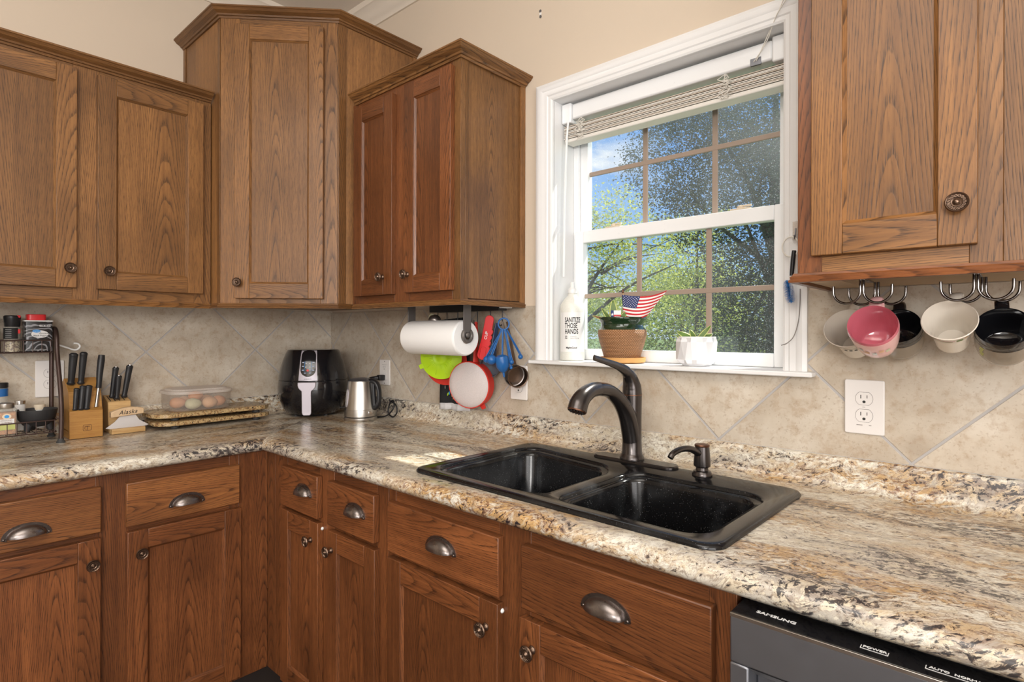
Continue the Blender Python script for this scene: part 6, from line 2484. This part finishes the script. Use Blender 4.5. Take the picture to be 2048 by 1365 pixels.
m.face([TSg @ Vector((-0.0108 + (0.0042 if q % 2 == 0 else 0.0017) * math.cos(PI / 2 + q * PI / 5), -0.0014, 0.001 + (0.0055 if q % 2 == 0 else 0.0021) * math.sin(PI / 2 + q * PI / 5))) for q in range(10)], 'flagwhite')
m.build('star', sg, smooth=0)
text('sign_lettering', 'TEXAS', 0.0060, TSg @ TL(0.0042, -0.0012, -0.0062), 'printwhite', sg, 0.95, 0.0002, 0.0002)

wp = thing('potted_succulent', 'small succulent in a white faceted ceramic pot on the sill', 'potted plant', (1.874, 0.033, WZ0))
m = MB()
NF = 11
rr0 = [(0.038, 0.0006), (0.0475, 0.013), (0.0520, 0.055), (0.0520, 0.083)]
Tw = TL(1.874, 0.033, WZ0)
NP = 22


def pleat(z, r0, r1):
    return [Tw @ Vector(((r0 if i % 2 else r1) * math.cos(2 * PI * i / NP), (r0 if i % 2 else r1) * math.sin(2 * PI * i / NP), z)) for i in range(NP)]


top_ = pleat(0.083, 0.0525, 0.0525)
rows_ = [pleat(0.0006, 0.0360, 0.0360), pleat(0.008, 0.0430, 0.0470), pleat(0.018, 0.0440, 0.0565), pleat(0.068, 0.0565, 0.0455), pleat(0.079, 0.0530, 0.0515), top_]
m.rings(rows_, 'ceramic', True, True, False)
inn = [Tw @ Vector((0.0485 * math.cos(2 * PI * i / NP), 0.0485 * math.sin(2 * PI * i / NP), 0.083)) for i in range(NP)]
inl = [Tw @ Vector((0.0475 * math.cos(2 * PI * i / NP), 0.0475 * math.sin(2 * PI * i / NP), 0.070)) for i in range(NP)]
m.rings([top_, inn, inl], 'ceramic', True, False, False)
m.build('pot', wp, smooth=8, weld=True)
m = MB()
m.face(inl, 'soil')
m.build('soil', wp)
for dx_, dz, ln, wd_, off in ((-0.9, 0.60, 0.052, 0.0110, -0.004), (-1.3, 0.55, 0.044, 0.008, -0.012), (0.75, 0.85, 0.056, 0.0075, 0.006), (1.2, 0.55, 0.046, 0.009, 0.004), (-0.2, 0.6, 0.034, 0.008, 0.0)):
    m = MB()
    blade_leaf(m, Vector((1.874, 0.025, WZ0 + 0.071)) + vx * off, vx * dx_ + Vector((0, -0.15, dz)), ln, wd_, 'leafgreen', 'leafyellow')
    m.build('leaf', wp, solid=0.0022)

# ------------------------------------------------------------------ blind
bln = thing('window_blind', 'white horizontal blind pulled up to the top of the window', 'blind', (1.754, 0.06, 2.06))
m = MB()
m.box(1.432, 2.074, 0.042, 0.088, 2.010, 2.062, 'vinyl')
m.build('head_rail', bln, bevel=0.006)
for x0, x1 in ((1.394, 1.4315), (2.0745, 2.114)):
    m = MB()
    m.box(x0, x1, 0.036, 0.090, 2.000, 2.066, 'vinyl')
    m.build('end_bracket', bln, bevel=0.004)
m = MB()
for i in range(11):
    z = 1.9905 - i * 0.0040
    y0 = 0.042 + 0.0015 * math.sin(i * 1.7)
    pr = [(y0 + 0.046 * q / 6, z + 0.0018 * math.sin(PI * q / 6)) for q in range(7)]
    pr2 = [(a, b - 0.0022) for a, b in reversed(pr)]
    m.prism(pr + pr2, 'slat' if i % 3 else 'slatdark', 1.402 + 0.001 * math.sin(i * 2.3), 2.106, 'x')
m.build('slat_stack', bln, smooth=30)
m = MB()
m.box(1.404, 2.105, 0.040, 0.090, 1.934, 1.9465, 'slat')
m.build('bottom_rail', bln, bevel=0.003)
rnd = random.Random(5)
for xc_ in (1.470, 1.951):
    m = MB()
    for q in range(5):
        pts = [(xc_ + rnd.uniform(-0.003, 0.003), 0.040, 2.006)]
        for i in range(12):
            pts.append((xc_ + rnd.uniform(-0.020, 0.020), 0.036 + rnd.uniform(-0.004, 0.002), 1.995 - 0.056 * i / 11 + rnd.uniform(-0.004, 0.004)))
        m.tube(smooth_path(pts, 3), 0.0009, 'cord', 5)
    m.build('tangled_cord', bln, smooth=60)
m = MB()
m.tube([(1.4235, 0.034, 2.002), (1.4215, 0.030, 1.95), (1.4165, 0.026, 1.75), (1.4140, 0.024, 1.48)], 0.0036, 'vinyl', 6)
m.build('tilt_wand', bln, smooth=20)
m = MB()
m.box(2.018, 2.046, 0.0405, 0.046, 2.006, 2.026, 'darksteel')
m.build('cord_lock', bln, bevel=0.001)
m = MB()
for k_ in range(2):
    m.tube(smooth_path([(2.028 + 0.006 * k_, 0.040, 2.016), (2.070, 0.015, 2.050 + 0.01 * k_), (2.105 + 0.01 * k_, -0.022, 2.090 + 0.02 * k_), (2.150, -0.028, 2.145 + 0.05 * k_), (2.195, -0.026, 2.24 + 0.08 * k_)], 5), 0.0013, 'cord', 5)
m.build('pull_cord', bln, smooth=60)

# ------------------------------------------------------------------ right casing: brush, ring, wire
br = thing('bottle_brush', 'blue bottle brush with black handle hanging on the right window casing', 'brush', (2.146, -0.045, 1.5))
m = MB()
m.tube([(2.149, -0.034, 1.493), (2.147, -0.036, 1.470), (2.1445, -0.038, 1.432)], [0.0050, 0.0055, 0.0048], 'black', 12)
m.build('handle', br, smooth=60)
m = MB()
m.tube([(2.1445, -0.038, 1.432), (2.143, -0.039, 1.372)], 0.0022, 'white', 8)
m.build('stem', br, smooth=60)
m = MB()
rb = random.Random(3)
for i in range(46):
    for k_ in range(18):
        a = 2 * PI * k_ / 18 + i * 0.55
        z = 1.370 + 0.052 * i / 45
        r_ = 0.0125 * math.sqrt(max(0.10, 1 - ((i - 22) / 25) ** 4))
        c = Vector((2.1435 - 0.0002 * i, -0.039, z))
        e = c + Vector((r_ * math.cos(a), r_ * math.sin(a), -0.003 + rb.uniform(-0.002, 0.002)))
        s_ = Vector((-math.sin(a), math.cos(a), 0)) * 0.00045
        m.face([c - s_, c + s_, e + s_, e - s_], 'bluebright')
bri = m.build('bristles', br, smooth=0)
bri['kind'] = 'stuff'
hk = thing('wall_hook', 'small clear hook on the right window casing', 'hook', (2.150, -0.025, 1.545))
m = MB()
m.box(2.143, 2.158, -0.0265, -0.0225, 1.520, 1.565, 'tublid')
m.build('base', hk, bevel=0.001)
m = MB()
m.tube(smooth_path([(2.1505, -0.027, 1.548), (2.1505, -0.030, 1.530), (2.1505, -0.036, 1.522), (2.1505, -0.040, 1.530)], 4), 0.0015, 'darksteel', 8)
m.build('hook', hk, smooth=60)
m = MB()
m.tube([(2.141 + 0.019 * math.cos(a), -0.034, 1.503 + 0.024 * math.sin(a)) for a in [2 * PI * i / 28 for i in range(29)]], 0.0018, 'cord', 8)
o = m.build('white_ring', None, smooth=60)
tag(o, 'white plastic ring hanging from the clear hook on the casing', 'ring')
m = MB()
m.tube(smooth_path([(2.160, -0.024, 1.400), (2.1595, -0.024, 1.360), (2.156, -0.024, 1.320), (2.146, -0.024, 1.285), (2.131, -0.024, 1.268), (2.117, -0.024, 1.262)], 6), 0.0011, 'line', 6)
o = m.build('thin_wire', None, smooth=60)
tag(o, 'thin dark wire curving down the right window casing', 'wire')
an = thing('wall_anchor', 'pair of screw anchors in the wall above the window', 'wall anchor', (1.330, 0, 2.385))
m = MB()
for dz in (0.010, -0.010):
    m.lathe([(0.0045, 0.0), (0.0050, 0.0015), (0.0020, 0.002)], 'darksteel', TL(1.331 - dz * 0.05, -0.0005, 2.385 + dz) @ OUT, 12)
m.box(1.327, 1.335, -0.002, -0.0005, 2.381, 2.389, 'white')
m.build('anchor_plug', an)

# ------------------------------------------------------------------ garden
m = MB()
m.box(-90, 60, 0.6, 140, -0.75, -0.6, 'grass')
structure(m, 'ground', 'lawn outside the window')


def tree(name, label, trunk, blobs, nleaf, lsize, lmat, seed, group=None, limbs=(), tr=0.16, spread=0.0, lean=(0, 0)):
    R = random.Random(seed)
    o = thing(name, label, 'tree', trunk, group)
    mb = MB()
    tx, ty, tz = trunk
    topz = max(b[2] for b in blobs)
    mb.tube(smooth_path([(tx, ty, tz), (tx + lean[0] * 0.3, ty, tz + (topz - tz) * 0.35), (tx + lean[0] * 0.7, ty + lean[1] * 0.5, tz + (topz - tz) * 0.7), (tx + lean[0], ty + lean[1], topz)], 5), lerp_list([tr, tr * 0.8, tr * 0.55, tr * 0.15], 5), 'bark', 10)
    for pts, r in limbs:
        mb.tube(smooth_path(pts, 5), lerp_list([r * (1 - 0.85 * i / (len(pts) - 1)) for i in range(len(pts))], 5), 'bark', 8)
    for i in range(12):
        b = R.choice(blobs)
        h = R.uniform(0.35, 0.85)
        p0 = Vector((tx + lean[0] * h * 0.7, ty, tz + (topz - tz) * h))
        p1 = Vector((b[0] + R.uniform(-1, 1) * b[3] * 0.7, b[1] + R.uniform(-1, 1) * b[3] * 0.7, b[2] + R.uniform(-0.6, 0.7) * b[4]))
        mid = (p0 + p1) / 2 + Vector((R.uniform(-0.3, 0.3), R.uniform(-0.3, 0.3), R.uniform(0.0, 0.4)))
        mb.tube(smooth_path([p0, mid, p1], 4), lerp_list([tr * 0.32, tr * 0.2, tr * 0.05], 4), 'bark', 6)
    mb.build('trunk', o, smooth=60)
    # leaves as small real quads gathered in twigs
    vs, fs = [], []
    vol = [b[3] * b[3] * b[4] for b in blobs]
    tot = sum(vol)
    for b, v in zip(blobs, vol):
        n = int(nleaf * v / tot / 9) + 1
        for _ in range(n):
            while True:
                q = Vector((R.uniform(-1, 1), R.uniform(-1, 1), R.uniform(-1, 1)))
                l = q.length
                if l < 1 and R.random() < 0.25 + 0.75 * l * l:
                    break
            c = Vector((b[0] + q.x * b[3], b[1] + q.y * b[3], b[2] + q.z * b[4]))
            for _k in range(9):
                cc = c + Vector((R.gauss(0, 1), R.gauss(0, 1), R.gauss(0, 0.7))) * lsize * 1.7
                a = Vector((R.gauss(0, 1), R.gauss(0, 1), R.gauss(0, 0.6))).normalized()
                bb = a.cross(Vector((R.gauss(0, 1), R.gauss(0, 1), R.gauss(0, 1)))).normalized()
                s1 = lsize * R.uniform(0.55, 1.15)
                s2 = s1 * R.uniform(0.35, 0.6)
                k = len(vs)
                vs += [cc - a * s1 * 0.5, cc + bb * s2 * 0.5, cc + a * s1 * 0.5, cc - bb * s2 * 0.5]
                fs.append((k, k + 1, k + 2, k + 3))
    me = bpy.data.meshes.new('crown')
    L0 = Vector(trunk)
    me.from_pydata([v - L0 for v in vs], [], fs)
    me.materials.append(M[lmat])
    c = bpy.data.objects.new('crown', me)
    COL.objects.link(c)
    c.parent = o
    return o


G0 = -0.6
tree('oak_tree', 'dark dense oak tree filling the right half of the window', (-0.55, 8.8, G0),
     [(-0.9, 8.6, 3.6, 1.7, 1.1), (0.6, 8.2, 3.9, 1.6, 1.3), (-2.0, 9.0, 4.6, 1.5, 1.0), (-0.4, 8.4, 5.4, 2.0, 1.2), (-0.5, 8.8, 2.0, 1.3, 0.9), (0.4, 8.6, 1.2, 1.2, 0.8), (-1.6, 9.4, 1.0, 0.8, 0.5), (-1.9, 8.6, 5.8, 1.4, 0.8), (-0.7, 8.0, 1.7, 1.0, 0.8), (-0.3, 7.8, 0.9, 0.9, 0.6), (-0.2, 9.4, 1.6, 1.2, 1.0)],
     105000, 0.064, 'leaf_dark', 3, None, (), 0.17)
tree('maple_tree', 'slender bright green tree with bare limbs at the left of the window', (-9.9, 14.5, G0),
     [(-8.2, 14.5, 4.2, 1.6, 1.0), (-6.2, 15.0, 4.0, 1.5, 1.0), (-8.6, 15.5, 2.6, 1.3, 0.9), (-6.9, 15.2, 2.5, 1.5, 0.9), (-7.9, 15.5, 5.6, 1.3, 0.8)],
     8000, 0.13, 'leaf_lime', 8, None,
     [([(-9.3, 14.2, 0.9), (-8.4, 14.2, 2.2), (-7.6, 14.3, 3.4), (-6.7, 14.4, 4.4)], 0.11), ([(-9.2, 14.0, 0.6), (-7.9, 14.0, 1.7), (-6.5, 14.1, 2.7), (-5.0, 14.2, 3.3)], 0.10), ([(-7.6, 14.3, 3.2), (-6.6, 14.3, 3.6), (-5.6, 14.4, 3.7)], 0.05)], 0.16)
tree('maple_tree', 'bright yellow green tree in the middle of the window', (-6.4, 19.0, G0),
     [(-6.6, 19.0, 3.9, 1.8, 1.3), (-5.4, 18.6, 2.6, 1.7, 1.2), (-7.6, 19.2, 2.2, 1.5, 1.1), (-6.2, 18.8, 5.2, 1.2, 0.8), (-5.0, 18.4, 1.0, 1.5, 0.9)],
     9000, 0.15, 'leaf_lime', 21, None, (), 0.10)
for i, (x, y, r, h, lab) in enumerate(((-12.6, 23.5, 2.0, 1.9, 'mid green shrub behind the basket planter'), (-3.3, 13.6, 1.3, 1.1, 'green shrub behind the white pot'), (0.9, 12.9, 0.95, 1.0, 'bright shrub at the foot of the dark oak'))):
    tree('garden_shrub', lab, (x, y, G0), [(x, y, G0 + h, r, h), (x + r * 0.3, y - 0.3, G0 + h * 0.8, r * 0.6, h * 0.8)], 5200, 0.13, 'leaf_mid', 40 + i, 'shrubs beyond the window', (), 0.06)
for i, (x, y, r, h, lab) in enumerate(((-24.0, 33.0, 5.0, 3.4, 'far pale green tree at the left edge of the window view'), (-13.5, 33.0, 4.2, 3.0, 'far pale green tree behind the middle of the window'), (-4.0, 31.0, 4.4, 3.2, 'far pale green tree behind the dark oak'))):
    tree('far_tree', lab, (x, y, G0), [(x, y, G0 + h, r, h), (x + 0.8, y - 0.5, G0 + h * 1.3, r * 0.7, h * 0.6)], 8000, 0.30, 'leaf_mid', 60 + i, 'trees at the end of the garden', (), 0.2)
